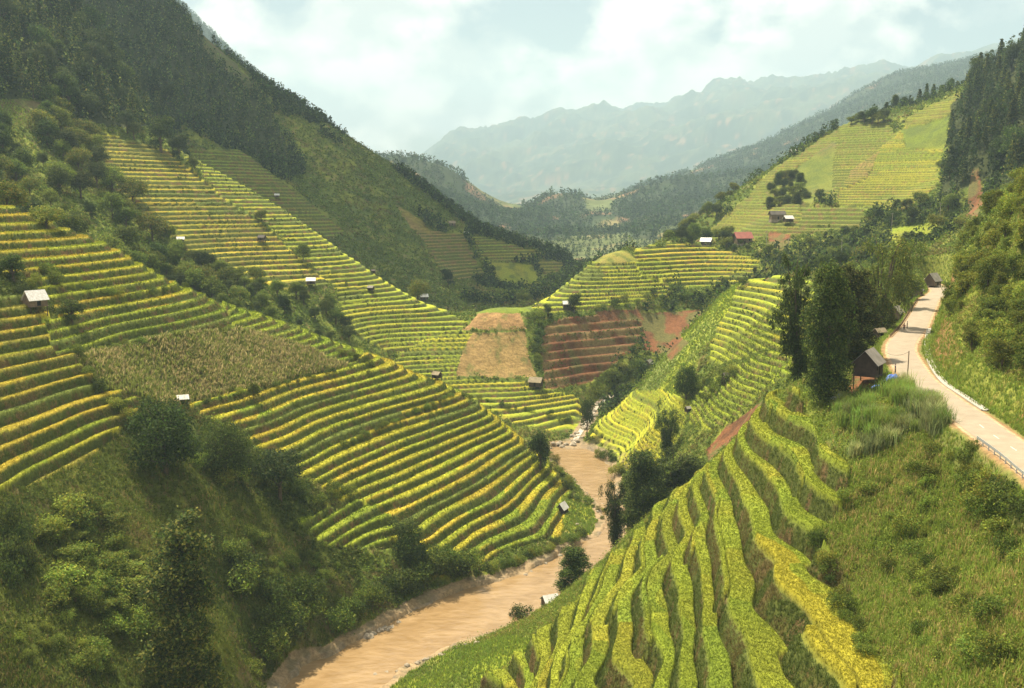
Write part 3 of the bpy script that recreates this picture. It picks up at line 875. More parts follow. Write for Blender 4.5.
def tube(V, Fc, pts, radii, k=7):
    pts = [np.array(p, float) for p in pts]
    base = len(V)
    for i, p in enumerate(pts):
        d = unit((pts[min(i + 1, len(pts) - 1)] - pts[max(i - 1, 0)])[None])[0]
        a = np.cross(d, (0.3, 1, 0.1)); a /= np.linalg.norm(a); b = np.cross(d, a)
        for j in range(k):
            t = 2 * math.pi * j / k
            V.append(tuple(p + radii[i] * (math.cos(t) * a + math.sin(t) * b)))
    for i in range(len(pts) - 1):
        for j in range(k):
            Fc.append((base + i * k + j, base + i * k + (j + 1) % k, base + (i + 1) * k + (j + 1) % k, base + (i + 1) * k + j))
    Fc.append(tuple(base + (len(pts) - 1) * k + j for j in range(k)))


def vf_mesh(name, V, Fc, mat):
    me = bpy.data.meshes.new(name); me.from_pydata([tuple(map(float, v)) for v in V], [], Fc); me.update()
    me.materials.append(mat)
    return me


def tones(n, base, g, var=.25, second=None, share=.3):
    c = np.tile(np.array(base, float), (n, 1))
    if second is not None:
        k = g.random(n) < share
        c[k] = second
    return c * g.uniform(1 - var, 1 + var, (n, 1)) * (1 + .08 * g.normal(size=(n, 3)))


def lobes_crown(g, lobes, nleaf, size, base, second, droop=0.0, share=.3, slim=.55):
    """leaves through the shell of several lumpy lobes; lobes: (centre, radii)"""
    Q = []; C = []
    vol = np.array([np.prod(l[1]) ** .667 for l in lobes]); vol /= vol.sum()
    for (c, r), w in zip(lobes, vol):
        n = int(nleaf * w) + 4
        # leaves gather in small twig clumps
        nc = max(4, n // 14)
        d = unit(g.normal(size=(nc, 3)))
        d[:, 2] = np.where(d[:, 2] < -.5, -d[:, 2], d[:, 2])
        rad = g.uniform(.55, 1.05, nc) ** .7
        cl = np.array(c) + d * np.array(r) * rad[:, None]
        ct = g.uniform(.75, 1.25, nc)
        k = g.integers(0, nc, n)
        p = cl[k] + g.normal(size=(n, 3)) * (np.array(r) * .16 + size * .4)
        Q.append(leaf_quads(p, p - np.array(c) + np.array((0, 0, .3 * r[2])), size, g, droop, slim))
        C.append(tones(n, base, g, .22, second, share) * ct[k][:, None])
    return np.concatenate(Q), np.concatenate(C)


DK = (.050, .074, .018); MD = (.098, .138, .024); LT = (.18, .225, .034); YL = (.22, .215, .035); CF = (.056, .084, .022)
PROTO = {}


def proto_broad(name, seed, h=9, r=3.6, nleaf=4600, size=.42, base=MD, second=LT, share=.35, low=.2):
    g = np.random.default_rng(seed)
    lobes = [((0, 0, h * .62), (r * .72, r * .72, h * .27))]
    V = []; Fc = []
    tube(V, Fc, [(0, 0, -.6), (g.normal() * .1, 0, h * .3), (g.normal() * .2, g.normal() * .2, h * .75)], [.035 * h, .024 * h, .008 * h])
    for i in range(8 if low > .1 else 14):
        t = i * 2.4 + g.uniform(-.4, .4); rr = r * g.uniform(.45, .8); zz = h * g.uniform(low, .86)
        rr *= 1 - .5 * max(0, zz / h - .55)
        k = r * g.uniform(.33, .52)
        c = (math.cos(t) * rr, math.sin(t) * rr, zz)
        lobes.append((c, (k, k, k * g.uniform(.7, .95))))
        tube(V, Fc, [(0, 0, zz * .55), (c[0] * .5, c[1] * .5, zz * .82), c], [.016 * h, .010 * h, .004 * h], 5)
    Q, C = lobes_crown(g, lobes, nleaf, size, base, second, .2, share)
    PROTO[name] = (vf_mesh(name + '_trunk', V, Fc, MAT_BARK), quad_mesh(name + '_crown', Q, C, MAT_LEAF), h, r)


def proto_dense(name, seed, h=25, r=4.6, nleaf=26000, size=.42, base=DK, second=MD, n=26, top=1.9):
    """tall tree leafy from the ground up, its outline broken by many separate boughs"""
    g = np.random.default_rng(seed)
    V = []; Fc = []; lobes = []
    tube(V, Fc, [(0, 0, -.8), (.2, .1, h * .5), (0, .2, h * .93)], [.42, .26, .06])
    for i in range(n):
        f = (i + .5) / n
        t = i * 2.4 + g.uniform(-.5, .5)
        env = r * (.62 + .38 * math.sin(math.pi * min(1, f * 1.15))) * (1 if f < .75 else 1 - top * (f - .75))
        rr = env * g.uniform(.35, .78); k = r * g.uniform(.24, .42)
        z = h * (.05 + .88 * f)
        c = (math.cos(t) * rr, math.sin(t) * rr, z)
        lobes.append((c, (k, k, k * g.uniform(.8, 1.25))))
        tube(V, Fc, [(0, 0, max(0, z - h * .06)), (c[0] * .6, c[1] * .6, z), c], [.12, .07, .03], 5)
    lobes.append(((0, 0, h * .45), (r * .4, r * .4, h * .4)))
    Q, C = lobes_crown(g, lobes, nleaf, size, base, second, .35, .35)
    PROTO[name] = (vf_mesh(name + '_trunk', V, Fc, MAT_BARK), quad_mesh(name + '_crown', Q, C, MAT_LEAF), h, r)


def proto_bamboo(name, seed, h=24, r=4.5, nleaf=6500, size=.75, base=DK, second=MD):
    """several tall leaning stems, leaves hanging in columns and plumes"""
    g = np.random.default_rng(seed)
    V = []; Fc = []; lobes = []
    for i in range(7):
        t = i * 2 * math.pi / 7 + g.uniform(-.4, .4); top = h * g.uniform(.66, .98); lean = r * g.uniform(.25, .8)
        p = [(.3 * math.cos(t), .3 * math.sin(t), -.8), (lean * .25 * math.cos(t), lean * .25 * math.sin(t), top * .4), (lean * .7 * math.cos(t), lean * .7 * math.sin(t), top * .8), (lean * 1.25 * math.cos(t), lean * 1.25 * math.sin(t), top * .97)]
        tube(V, Fc, p, [.22, .18, .10, .04], 6)
        for k in range(6):
            f = (k + g.uniform(0, 1)) / 6
            q = np.array(p[1]) * (1 - f) + np.array(p[3]) * f if f > .3 else np.array(p[1])
            q = q + g.normal(size=3) * r * .2
            q[2] = top * (.09 + .87 * f)
            w = r * g.uniform(.18, .34) * (1 - .25 * f)
            lobes.append((tuple(q), (w, w, w * g.uniform(1.1, 1.9))))
            if g.random() < .4:
                lobes.append(((q[0] * 1.35, q[1] * 1.35, q[2] - w * 1.2), (w * .5, w * .5, w * 1.3)))
    Q, C = lobes_crown(g, lobes, nleaf, size, base, second, .9, .3, .38)
    PROTO[name] = (vf_mesh(name + '_trunk', V, Fc, MAT_BARK), quad_mesh(name + '_crown', Q, C, MAT_LEAF), h, r)


def proto_conifer(name, seed, h=15, r=2.6, nleaf=1500, size=.85, base=CF, second=(.20, .22, .05)):
    g = np.random.default_rng(seed)
    V = []; Fc = []
    tube(V, Fc, [(0, 0, -.8), (0, 0, h * .5), (0, 0, h * .97)], [.2, .13, .03], 6)
    n = nleaf
    f = g.uniform(.12, 1, n) ** .85
    tier = np.floor(f * 9) / 9 + g.uniform(0, .09, n)
    t = g.uniform(0, 2 * math.pi, n)
    br = np.floor(t / .55) * .55 + g.normal(size=n) * .12
    ang = br + tier * 7
    env = r * (1 - f) ** .75 * (1 + .3 * np.sin(ang * 3 + seed)) + .25
    rad = env * g.uniform(.35, 1.05, n)
    p = np.stack([np.cos(ang) * rad, np.sin(ang) * rad, h * (tier * .97 + .02) - rad * .22], 1)
    out = np.stack([np.cos(ang), np.sin(ang), np.full(n, .55)], 1)
    Q = leaf_quads(p, out, size, g, .3, .5)
    C = tones(n, base, g, .28, second, .3)
    PROTO[name] = (vf_mesh(name + '_trunk', V, Fc, MAT_BARK), quad_mesh(name + '_crown', Q, C, MAT_LEAF), h, r)


def proto_bush(name, seed, r=1.6, h=2.2, nleaf=1500, size=.21, base=MD, second=LT, share=.35):
    g = np.random.default_rng(seed)
    lobes = [((0, 0, h * .45), (r * .8, r * .8, h * .5))]
    for i in range(6):
        t = i * 1.05 + g.uniform(-.3, .3); k = r * g.uniform(.35, .55)
        lobes.append(((math.cos(t) * r * .6, math.sin(t) * r * .6, h * g.uniform(.25, .75)), (k, k, k * .9)))
    Q, C = lobes_crown(g, lobes, nleaf, size, base, second, .1, share)
    PROTO[name] = (None, quad_mesh(name + '_leaves', Q, C, MAT_LEAF), h, r)


def blades(g, c, n, h, lean, width, cols, bend=.5):
    """grass blades rising from points c (n per point), each two quads"""
    m = len(c) * n
    b = np.repeat(c, n, 0) + np.concatenate([g.normal(size=(m, 2)) * lean * .35 * np.repeat(h, n)[:, None], np.zeros((m, 1))], 1)
    hh = np.repeat(h, n) * g.uniform(.6, 1.15, m)
    t = g.uniform(0, 2 * math.pi, m)
    d = np.stack([np.cos(t), np.sin(t), np.zeros(m)], 1)
    s = np.stack([-np.sin(t), np.cos(t), np.zeros(m)], 1) * width * g.uniform(.7, 1.3, m)[:, None]
    up = np.array((0, 0, 1.0))
    ln = (lean * g.uniform(.3, 1.2, m) * hh)[:, None]
    p1 = b + d * ln * .35 + up * (hh * .62)[:, None]
    p2 = b + d * ln * (.35 + bend) + up * (hh)[:, None]
    q1 = np.stack([b - s * .5, b + s * .5, p1 + s * .45, p1 - s * .45], 1)
    q2 = np.stack([p1 - s * .45, p1 + s * .45, p2 + s * .08, p2 - s * .08], 1)
    cc_ = np.repeat(cols, n, 0) * g.uniform(.8, 1.2, (m, 1))
    return np.concatenate([q1, q2]), np.concatenate([cc_, cc_])


def proto_plume(name, seed, h=3.2, n=260, base=(.27, .31, .12), width=.09):
    g = np.random.default_rng(seed)
    c = np.concatenate([g.normal(size=(26, 2)) * .55, np.zeros((26, 1))], 1)
    Q, C = blades(g, c, n // 26, np.full(26, h), .45, width, tones(26, base, g, .15), .75)
    PROTO[name] = (None, quad_mesh(name + '_blades', Q, C, MAT_LEAF), h, 1.5)


proto_broad('broadleaf', 1)
proto_broad('broad_a', 2, 9, 3.8); proto_broad('broad_b', 3, 10, 3.2, base=DK, second=MD); proto_broad('broad_c', 4, 8, 3.6, base=MD, second=YL, share=.4)
proto_broad('broad_d', 5, 11, 3.9, base=(.05, .075, .022), second=(.10, .12, .03)); proto_broad('big_dark', 6, 26, 7.0, 26000, .46, (.046, .062, .018), (.10, .11, .026), low=.05)
proto_broad('dark_round', 7, 12, 5.6, 11000, .40, DK, MD, low=.08)
proto_bamboo('bamboo_a', 11, 26, 5.4, 20000, .5); proto_bamboo('bamboo_b', 12, 23, 4.2, 14000, .5); proto_bamboo('bamboo_c', 13, 20, 4.6, 13000, .5, (.10, .14, .026), (.20, .23, .036))
proto_dense('dense_a', 61, second=(.15, .16, .034), top=.7); proto_dense('dense_b', 62, 24, 5.2, second=(.13, .165, .03)); proto_dense('dense_c', 63, 20, 4.2, 18000, .42, (.075, .11, .022), (.16, .20, .034))
proto_broad('leafy_a', 51, 6, 2.4, 3600, .30, (.13, .18, .028), (.25, .26, .036), .5); proto_broad('leafy_b', 52, 6.5, 2.1, 3600, .30, (.11, .155, .026), (.20, .22, .032), .45)
proto_bamboo('bamboo_d', 14, 14, 4.2, 15000, .36, DK, MD)
for i in range(4):
    proto_conifer('conifer_%d' % i, 20 + i, 15 + i, 2.4 + .3 * i)
for i in range(3):
    proto_bush('bush_%d' % i, 30 + i)
proto_bush('bush_3', 34, base=DK, second=MD); proto_bush('bush_4', 35, base=LT, second=YL)
proto_bush('bright_0', 36, 1.6, 2.3, 1300, .26, (.15, .21, .034), (.27, .31, .045), .4); proto_bush('bright_1', 37, 1.6, 2.3, 1300, .24, (.12, .175, .03), (.24, .26, .04), .4)
proto_plume('plume', 40); proto_plume('plume_b', 41, 3.0, base=(.19, .27, .05))


def empty(name, loc):
    o = bpy.data.objects.new(name, None); COL.objects.link(o); o.location = loc
    o.empty_display_size = .5
    return o


def tag(o, label=None, cat=None, group=None):
    if label: o['label'] = label
    if cat: o['category'] = cat
    if group: o['group'] = group
    return o


def part(name, me, parent):
    o = bpy.data.objects.new(name, me); COL.objects.link(o); o.parent = parent
    return o


def tree(name, kind, loc, h, w=None, label=None, cat='tree', group=None, rz=None, tilt=0):
    """a tree > trunk, crown"""
    tm, cm, ph, pr = PROTO[kind]
    o = empty(name, loc)
    s = h / ph
    sw = s if w is None else w / (2 * pr)
    o.scale = (sw, sw, s)
    o.rotation_euler = (0, tilt, random.uniform(0, 6.28) if rz is None else rz)
    part('trunk', tm, o); part('crown', cm, o)
    return tag(o, label, cat, group)


def bush(kind, loc, h, w, label, group, name='bush', cat='bush'):
    _, cm, ph, pr = PROTO[kind]
    o = bpy.data.objects.new(name, cm); COL.objects.link(o)
    o.location = loc; o.scale = (w / (2 * pr), w / (2 * pr), h / ph); o.rotation_euler = (0, 0, random.uniform(0, 6.28))
    return tag(o, label, cat, group)


def px_tree(name, kind, u, vt, vb, wpx, label, Y=None, cat='tree', group=None, tilt=0, rz=None):
    if Y is None:
        p = hit(u, vb)
    else:
        rx, rz_ = ray(u, vb); p = Vector((float(rx) * Y, Y, float(ground(np.array([float(rx) * Y]), np.array([Y]))[0])))
    rx, rt = ray(u, vt)
    h = float(rt) * p.y - p.z
    w = wpx * p.y / F * 1.02
    return tree(name, kind, p - Vector((0, 0, .1)), h, w, label, cat, group, tilt=tilt, rz=rz)


# ------------------------------------------------------------------ which ground can be seen (with some play)
SL = H / GY
HOR = np.maximum.accumulate(SL, axis=0)
HOR = np.vstack([np.full((1, NC), -9.0), HOR[:-1]])


def pick(mask, n, g, tall=1.0, power=1.0, vmax=760, umargin=40):
    """n spots of the mask, even by plan area (area**power), where something 'tall' metres high shows"""
    see = mask & ((H + tall) / GY >= HOR - .004) & (U_ > -umargin) & (U_ < 1024 + umargin) & (V_ < vmax)
    j, i = np.nonzero(see)
    if len(j) == 0:
        return np.zeros((0, 3)), j, i
    dy = np.gradient(rows)[j]
    a = (GY[j, i] * dy) ** power
    k = g.choice(len(j), n, p=a / a.sum())
    j, i = j[k], i[k]
    x = GX[j, i] + g.uniform(-.5, .5, n) * GY[j, i] * (cols[1] - cols[0]) / F
    y = GY[j, i] + g.uniform(-.5, .5, n) * dy[k]
    return np.stack([x, y, ground(x, y)], 1), j, i


def upix(j, i):
    return U_[j, i], V_[j, i]
# ------------------------------------------------------------------ single trees
px_tree('bamboo_tree', 'dense_b', 826, 262, 402, 56, 'tall dense dark tree above the stilt house by the road bend', cat='tree')
px_tree('bamboo_tree', 'dense_a', 848, 262, 376, 50, 'dark tree right behind the stilt house, crown against its roof', Y=188, cat='tree')
px_tree('bamboo_tree', 'bamboo_b', 799, 246, 395, 40, 'slender drooping tree at the outer edge of the dark roadside clump', Y=192, tilt=R(-7), rz=0)
px_tree('bamboo_tree', 'bamboo_c', 879, 224, 325, 50, 'tall lighter green tree behind the dark roadside clump', Y=232)
px_tree('bamboo_tree', 'bamboo_c', 900, 232, 306, 34, 'tall tree just before the gabled village houses where the road vanishes', Y=275)
px_tree('broadleaf_tree', 'broad_a', 912, 272, 296, 24, 'rounded tree beside the far end of the road', Y=300)
px_tree('bamboo_tree', 'dense_b', 574, 546, 604, 40, 'dark dense tree standing alone on the near river bank', Y=216)
px_tree('bamboo_tree', 'dense_b', 642, 450, 545, 56, 'tallest tree of the dark clump by the river bend', Y=258)
px_tree('bamboo_tree', 'bamboo_d', 616, 472, 545, 30, 'tree with hanging branches at the water edge of the river bend', Y=262)
px_tree('bamboo_tree', 'bamboo_b', 670, 446, 540, 50, 'dark tree on the upslope side of the river bend clump', Y=268)
px_tree('broadleaf_tree', 'dark_round', 690, 455, 510, 36, 'rounded tree at the top of the river bend clump', Y=270)
px_tree('bamboo_tree', 'bamboo_d', 667, 402, 452, 26, 'narrow dark tree above the river bend clump, beside the paddies', Y=315)
px_tree('broadleaf_tree', 'dark_round', 686, 362, 400, 22, 'dark rounded tree on the green slope above the paddies')
px_tree('broadleaf_tree', 'dark_round', 166, 394, 474, 72, 'dark rounded tree in front of the small white roofed shelter')
px_tree('broadleaf_tree', 'dark_round', 226, 418, 478, 50, 'dark tree below the first long terrace, beside the shelter tree')
px_tree('broadleaf_tree', 'broad_d', 280, 446, 500, 48, 'tree in the gully under the ends of the long terraces')
px_tree('broadleaf_tree', 'dense_a', 188, 508, 715, 84, 'very tall dark tree rising from the shaded lower slope', Y=150)
px_tree('broadleaf_tree', 'broad_c', 47, 205, 230, 32, 'rounded olive tree on the rim above the golden terraces')
px_tree('broadleaf_tree', 'broad_c', 8, 178, 215, 34, 'golden topped tree at the edge above the terraces', Y=285)
px_tree('broadleaf_tree', 'broad_b', 161, 114, 152, 26, 'dark tree at the top end of the ridge between two terraced fields')
px_tree('broadleaf_tree', 'broad_c', 418, 280, 304, 20, 'pale green round tree in the gully behind the terraced spur', Y=475)
px_tree('broadleaf_tree', 'broad_b', 448, 268, 284, 13, 'dark round tree on the lower far slope', Y=640)
px_tree('broadleaf_tree', 'broad_b', 574, 292, 314, 14, 'dark upright tree beside the small grey roof on the middle spur')
px_tree('broadleaf_tree', 'broad_b', 548, 303, 318, 9, 'small dark tree between the tan field and the grey roof')
px_tree('broadleaf_tree', 'broad_a', 254, 382, 402, 12, 'sapling standing alone on the edge of the corn field')
px_tree('broadleaf_tree', 'broad_b', 72, 298, 322, 26, 'bushy tree beside the hut with the bright metal roof')
px_tree('broadleaf_tree', 'broad_b', 13, 252, 282, 26, 'dark bushy tree above the hut with the bright metal roof')
px_tree('broadleaf_tree', 'broad_b', 872, 106, 124, 12, 'dark tree on the crest of the terraced hill')
px_tree('broadleaf_tree', 'broad_b', 912, 108, 130, 13, 'dark tree standing inside the top field of the terraced hill', Y=730)
px_tree('broadleaf_tree', 'broad_b', 520, 420, 445, 20, 'small tree on the lower terraces of the middle spur', Y=398)
px_tree('broadleaf_tree', 'broad_d', 587, 395, 440, 14, 'narrow tree at the foot of the middle spur beside the stream')
px_tree('broadleaf_tree', 'broad_b', 540, 430, 470, 22, 'dark tree at the tip of the terraced spur above the river')

# ------------------------------------------------------------------ trees of the woods
gw = np.random.default_rng(77)


def wood(mask, n, kinds, h, label, group, name, maxd=1e9, gap=0.0, sink=.2, power=1.0, w=(.9, 1.2)):
    P, j, i = pick(mask & (GY < maxd), n * 6, gw, h[1] * .8, power)
    got = []
    for p in P:
        if gap and got and min((p[0] - q[0]) ** 2 + (p[1] - q[1]) ** 2 for q in got) < gap * gap:
            continue
        got.append(p)
        if len(got) >= n:
            break
    for p in got:
        k = kinds[gw.integers(len(kinds))]
        hh = gw.uniform(*h)
        _, _, ph, pr = PROTO[k]
        tree(name, k, (p[0], p[1], p[2] - sink), hh, hh / ph * 2 * pr * gw.uniform(*w), label, 'tree', group)
    return got


fo = KI == KIND['forest']
left = U_ < 400
CON = ['conifer_0', 'conifer_1', 'conifer_2', 'conifer_3']
BRD = ['broad_a', 'broad_b', 'broad_c', 'broad_d', 'broadleaf']
wood(fo & left, 210, CON + ['broad_b', 'broad_d'], (12, 22), 'dark tree in the forest on the upper left mountainside', 'trees of the left forest', 'forest_tree', 700, 5.0)
wood(fo & ~left, 88, CON + ['broad_b'], (13, 22), 'dark tree in the forest on the right hillside', 'trees of the right forest', 'forest_tree', 700, 5)
sc = KI == 0
bsl = sc & (U_ < 372) & (GY > 338) & (GY < 500) & (V_ > 100) & (V_ < 345)
wood(bsl & (U_ < 215), 95, BRD, (6, 13), 'rounded tree in the wooded slope between two terraced spurs on the left', 'trees of the wooded gully slope', 'broadleaf_tree', 500, 4.2)
wood(bsl & (U_ >= 160), 60, BRD, (4, 8), 'small rounded tree in the long gully below the second terraced spur', 'trees of the long gully', 'gully_tree', 500, 4)
wood(sc & (U_ > 690) & (U_ < 960) & (V_ > 165) & (V_ < 275) & (GY > 400) & (GY < 660), 60, BRD, (4, 9), 'tree among the scrub at the foot of the terraced hill', 'trees below the terraced hill', 'hillside_tree', 700, 4)
wood(sc & (U_ > 600) & (U_ < 735) & (V_ > 175) & (V_ < 250) & (GY > 560) & (GY < 900), 34, BRD, (5, 11), 'tree on the shoulder behind the middle spur', 'trees on the shoulder', 'shoulder_tree', 900, 5)
wood(sc & (U_ > 930) & (V_ > 175) & (V_ < 395) & (GY > 135) & (GY < 300), 150, ['leafy_a', 'leafy_b'], (2.6, 6.2), 'leafy light green tree on the steep slope above the road', 'trees on the slope above the road', 'roadside_tree', 320, 1.7, .8)
GROVE = [(771, 190), (778, 184), (785, 180), (793, 178), (800, 183), (775, 198), (783, 195), (791, 190), (800, 192), (806, 198), (770, 207), (779, 206), (788, 203), (797, 204), (793, 197), (784, 188)]
for k, (u, v) in enumerate(GROVE):
    p = hit(u, v, 500)
    hh = random.uniform(5, 8)
    tree('broadleaf_tree', ['dark_round', 'dense_c', 'leafy_b'][k % 3], p - Vector((0, 0, .6)), hh, hh * random.uniform(.9, 1.2), 'tree in the dark grove on the left flank of the terraced hill', 'tree', 'grove on the terraced hill')
for k, (u, v) in enumerate([(858, 119), (864, 120), (878, 121), (884, 119), (851, 122)]):
    p = hit(u, v + 3, 600)
    tree('broadleaf_tree', BRD[k % 5], p - Vector((0, 0, .3)), random.uniform(5, 9), random.uniform(7, 10), 'dark rounded tree in the clump on the crest of the terraced hill', 'tree', 'crest clump of the terraced hill')
# ridge lines
for k, (u, v, Y) in enumerate([(886, 117, 742), (895, 114, 744), (903, 111, 744), (911, 109, 744), (919, 107, 744), (926, 105, 744), (933, 103, 742), (941, 101, 742), (949, 99, 740), (957, 96, 740), (966, 92, 735), (976, 84, 728), (986, 76, 722), (997, 70, 716), (1008, 62, 708), (1018, 56, 704)]):
    rx, _ = ray(u, v)
    p = (float(rx) * Y, Y, float(ground(np.array([float(rx) * Y]), np.array([float(Y)]))[0]) - .3)
    tree('crest_tree', (CON + ['broad_b', 'dense_c'])[(k * 5) % 6], p, random.uniform(8, 17), random.uniform(5, 9), 'dark tree in the row along the crest of the right hill', 'tree', 'crest trees of the right hill')

# ------------------------------------------------------------------ bushes one can tell apart
gb = np.random.default_rng(78)
BU = ['bush_0', 'bush_1', 'bush_2', 'bush_3', 'bush_4']


def bush_line(pts, n, h, label, group, jit=2.5, kinds=BU, ar=(1.1, 1.6), name='bush'):
    P = np.array(pts, float)
    seg = np.r_[0, np.cumsum(np.hypot(*np.diff(P, axis=0).T))]
    for k in range(n):
        t = seg[-1] * (k + gb.uniform(.1, .9)) / n
        u = np.interp(t, seg, P[:, 0]) + gb.normal() * jit * .6; v = np.interp(t, seg, P[:, 1]) + gb.normal() * jit * .5
        p = hit(u, v)
        hh = gb.uniform(*h)
        bush(kinds[gb.integers(len(kinds))], p - Vector((0, 0, .25)), hh, hh * gb.uniform(*ar), label, group, name, name)


bush_line([(60, 290), (45, 270), (20, 300)], 7, (1.5, 3), 'bush around the hut with the bright metal roof', 'bushes around the metal roofed hut')
bush_line([(85, 290), (130, 300), (200, 285)], 12, (1.5, 2.6), 'bush in the hedge between two upper left terraces', 'upper terrace hedge', 1.5)
bush_line([(75, 355), (100, 395), (135, 425), (150, 440)], 10, (1.6, 3), 'bush along the dyke beside the corn field', 'corn field dyke bushes')
bush_line([(75, 355), (150, 343), (240, 328)], 12, (1.0, 1.9), 'bush in the hedge at the upper edge of the corn field', 'upper corn field hedge', 1.2)
bush_line([(205, 404), (280, 386), (352, 368)], 14, (1.0, 1.8), 'bush in the hedge along the lower edge of the corn field', 'lower corn field hedge', 1.2)
bush_line([(195, 470), (250, 480), (310, 500), (350, 500)], 16, (2.5, 5), 'bush in the gully below the long terraces', 'gully bushes below the terraces', 8)
bush_line([(395, 545), (430, 575), (470, 575), (400, 590), (350, 615), (330, 640)], 26, (3, 6.5), 'bush on the steep shaded bank above the river', 'bushes on the shaded river bank', 8, ['bush_0', 'bush_1', 'bush_3'])
bush_line([(480, 572), (520, 562), (560, 546), (590, 536)], 18, (1.4, 2.8), 'bush along the water edge under the spur tip', 'water edge bushes', 2)
bush_line([(575, 500), (602, 512), (604, 525)], 6, (1, 1.6), 'low bush on the grassy river point beside the hut', 'river point bushes', 1.5)
bush_line([(40, 540), (100, 520), (130, 580), (80, 610), (60, 560), (140, 630)], 62, (1.6, 4.2), 'bright leafy shrub on the shaded lower left slope', 'shrubs of the lower left slope', 18, ['bright_0', 'bright_1', 'bright_0', 'leafy_b'], name='shrub')
bush_line([(20, 640), (90, 660), (140, 600), (60, 600), (110, 540)], 40, (1.2, 3.2), 'low shrub in the grass of the shaded lower left slope', 'low shrubs of the lower left slope', 20, ['bright_0', 'bright_1', 'bush_0'], name='shrub')
bush_line([(240, 540), (300, 560), (340, 580), (250, 600), (320, 545)], 30, (1.2, 3.0), 'shrub on the shaded slope right of the very tall tree', 'shrubs right of the tall tree', 14, ['bright_1', 'bush_2', 'bush_0'], name='shrub')
bush_line([(340, 449), (390, 425), (452, 397)], 22, (1.0, 1.9), 'bush in the dark hedge across the long terraces', 'hedge across the long terraces', 1.0, ['bush_0', 'bush_1'])
bush_line([(335, 352), (375, 366), (365, 378)], 8, (1.2, 2.4), 'bush on the crest of the near spur', 'crest bushes of the near spur', 2)
bush_line([(455, 394), (510, 408), (560, 418), (585, 428)], 14, (1.2, 2.6), 'bush between the lower terraces of the middle spur', 'bushes of the middle spur terraces', 3)
bush_line([(900, 480), (940, 530), (900, 580), (980, 600), (920, 650), (1000, 660), (870, 500), (960, 450), (1000, 560)], 52, (.9, 2.6), 'shrub among the weeds of the open slope below the road', 'shrubs of the weedy slope', 16, ['bright_0', 'bright_1', 'bush_2'], name='shrub')
bush_line([(540, 440), (556, 470), (570, 490)], 12, (1.4, 3), 'bush on the back edge of the spur tip above the river', 'bushes behind the spur tip', 3)
bush_line([(5, 530), (20, 560), (8, 600)], 5, (4, 7), 'grey green shrub at the edge of the lower left slope', 'edge shrubs of the lower left slope', 4, ['bush_3'], (.8, 1.0), name='shrub')
bush_line([(230, 560), (270, 610), (300, 600), (290, 650), (250, 680)], 22, (3, 6), 'dark bush between the very tall tree and the river', 'bushes between the tall tree and the river', 12, ['bush_3', 'bush_0', 'bush_1'])
bush_line([(540, 316), (540, 345), (538, 370)], 9, (2.5, 5), 'bush in the strip between the tan field and the red terraces', 'bushes beside the tan field', 3)
bush_line([(590, 312), (640, 300), (700, 296), (745, 285)], 18, (2, 4), 'bush in the hedge above the red slopes', 'hedge above the red slopes', 4)
bush_line([(600, 395), (625, 378), (642, 372), (610, 380)], 14, (3, 6), 'bush in the green gully below the red terraces', 'bushes of the red terrace gully', 7)
bush_line([(505, 299), (515, 299), (528, 299)], 6, (2.5, 3.8), 'pale clump on the flat lip of the middle spur', 'pale clumps on the spur lip', 1, ['bush_4'])
bush_line([(690, 390), (720, 385), (735, 372), (700, 405)], 14, (2, 4), 'bush around the dark hut on the green slope', 'bushes of the green slope', 6)
bush_line([(600, 455), (622, 478), (640, 490)], 8, (2, 4), 'bush below the bright paddies at the river', 'bushes below the paddies', 4)
bush_line([(870, 380), (900, 395), (925, 404), (945, 415)], 1, (1.6, 2), 'small bush beside the post of the stilt house', 'stilt house bush', 1)
bush_line([(975, 480), (1000, 500), (1020, 530), (960, 470), (1010, 560)], 16, (1.6, 3.2), 'bush on the slope just below the guard rail', 'bushes below the guard rail', 8)
bush_line([(815, 540), (830, 580), (850, 620), (870, 660)], 12, (1.2, 2.2), 'bush at the edge of the weedy slope beside the last rice bed', 'bushes beside the last rice bed', 4)
bush_line([(515, 622), (522, 620)], 2, (2.5, 3.5), 'small dark bush beside the tin roofed riverside hut', 'riverside hut bushes', 2, ['bush_3'])


def plumes(pts, n, h, label, group, jit):
    P = np.array(pts, float)
    seg = np.r_[0, np.cumsum(np.hypot(*np.diff(P, axis=0).T))]
    for k in range(n):
        t = seg[-1] * (k + gb.uniform(.1, .9)) / n
        u = np.interp(t, seg, P[:, 0]) + gb.normal() * jit; v = np.interp(t, seg, P[:, 1]) + gb.normal() * jit * .6
        p = hit(u, v)
        hh = gb.uniform(*h)
        bush(['plume', 'plume_b'][gb.integers(2)], p - Vector((0, 0, .1)), hh, hh * gb.uniform(.9, 1.2), label, group, 'grass_clump', 'grass clump')


plumes([(885, 392), (905, 402), (925, 412), (936, 420), (944, 428)], 40, (1.7, 2.8), 'tall silvery grass clump on the bank just below the road', 'silvery grass clumps below the road', 7)
plumes([(840, 408), (865, 420), (890, 430), (870, 450)], 46, (1.6, 2.8), 'fresh green grass clump on the slope between the dark trees and the road', 'green grass clumps below the stilt house', 11)

# ------------------------------------------------------------------ what nobody could count
gs = np.random.default_rng(79)


def stuff(name, Qs, Cs, mat):
    if not Qs:
        return
    o = bpy.data.objects.new(name, quad_mesh(name, np.concatenate(Qs), np.concatenate(Cs), mat)); COL.objects.link(o)
    o['kind'] = 'stuff'
    return o


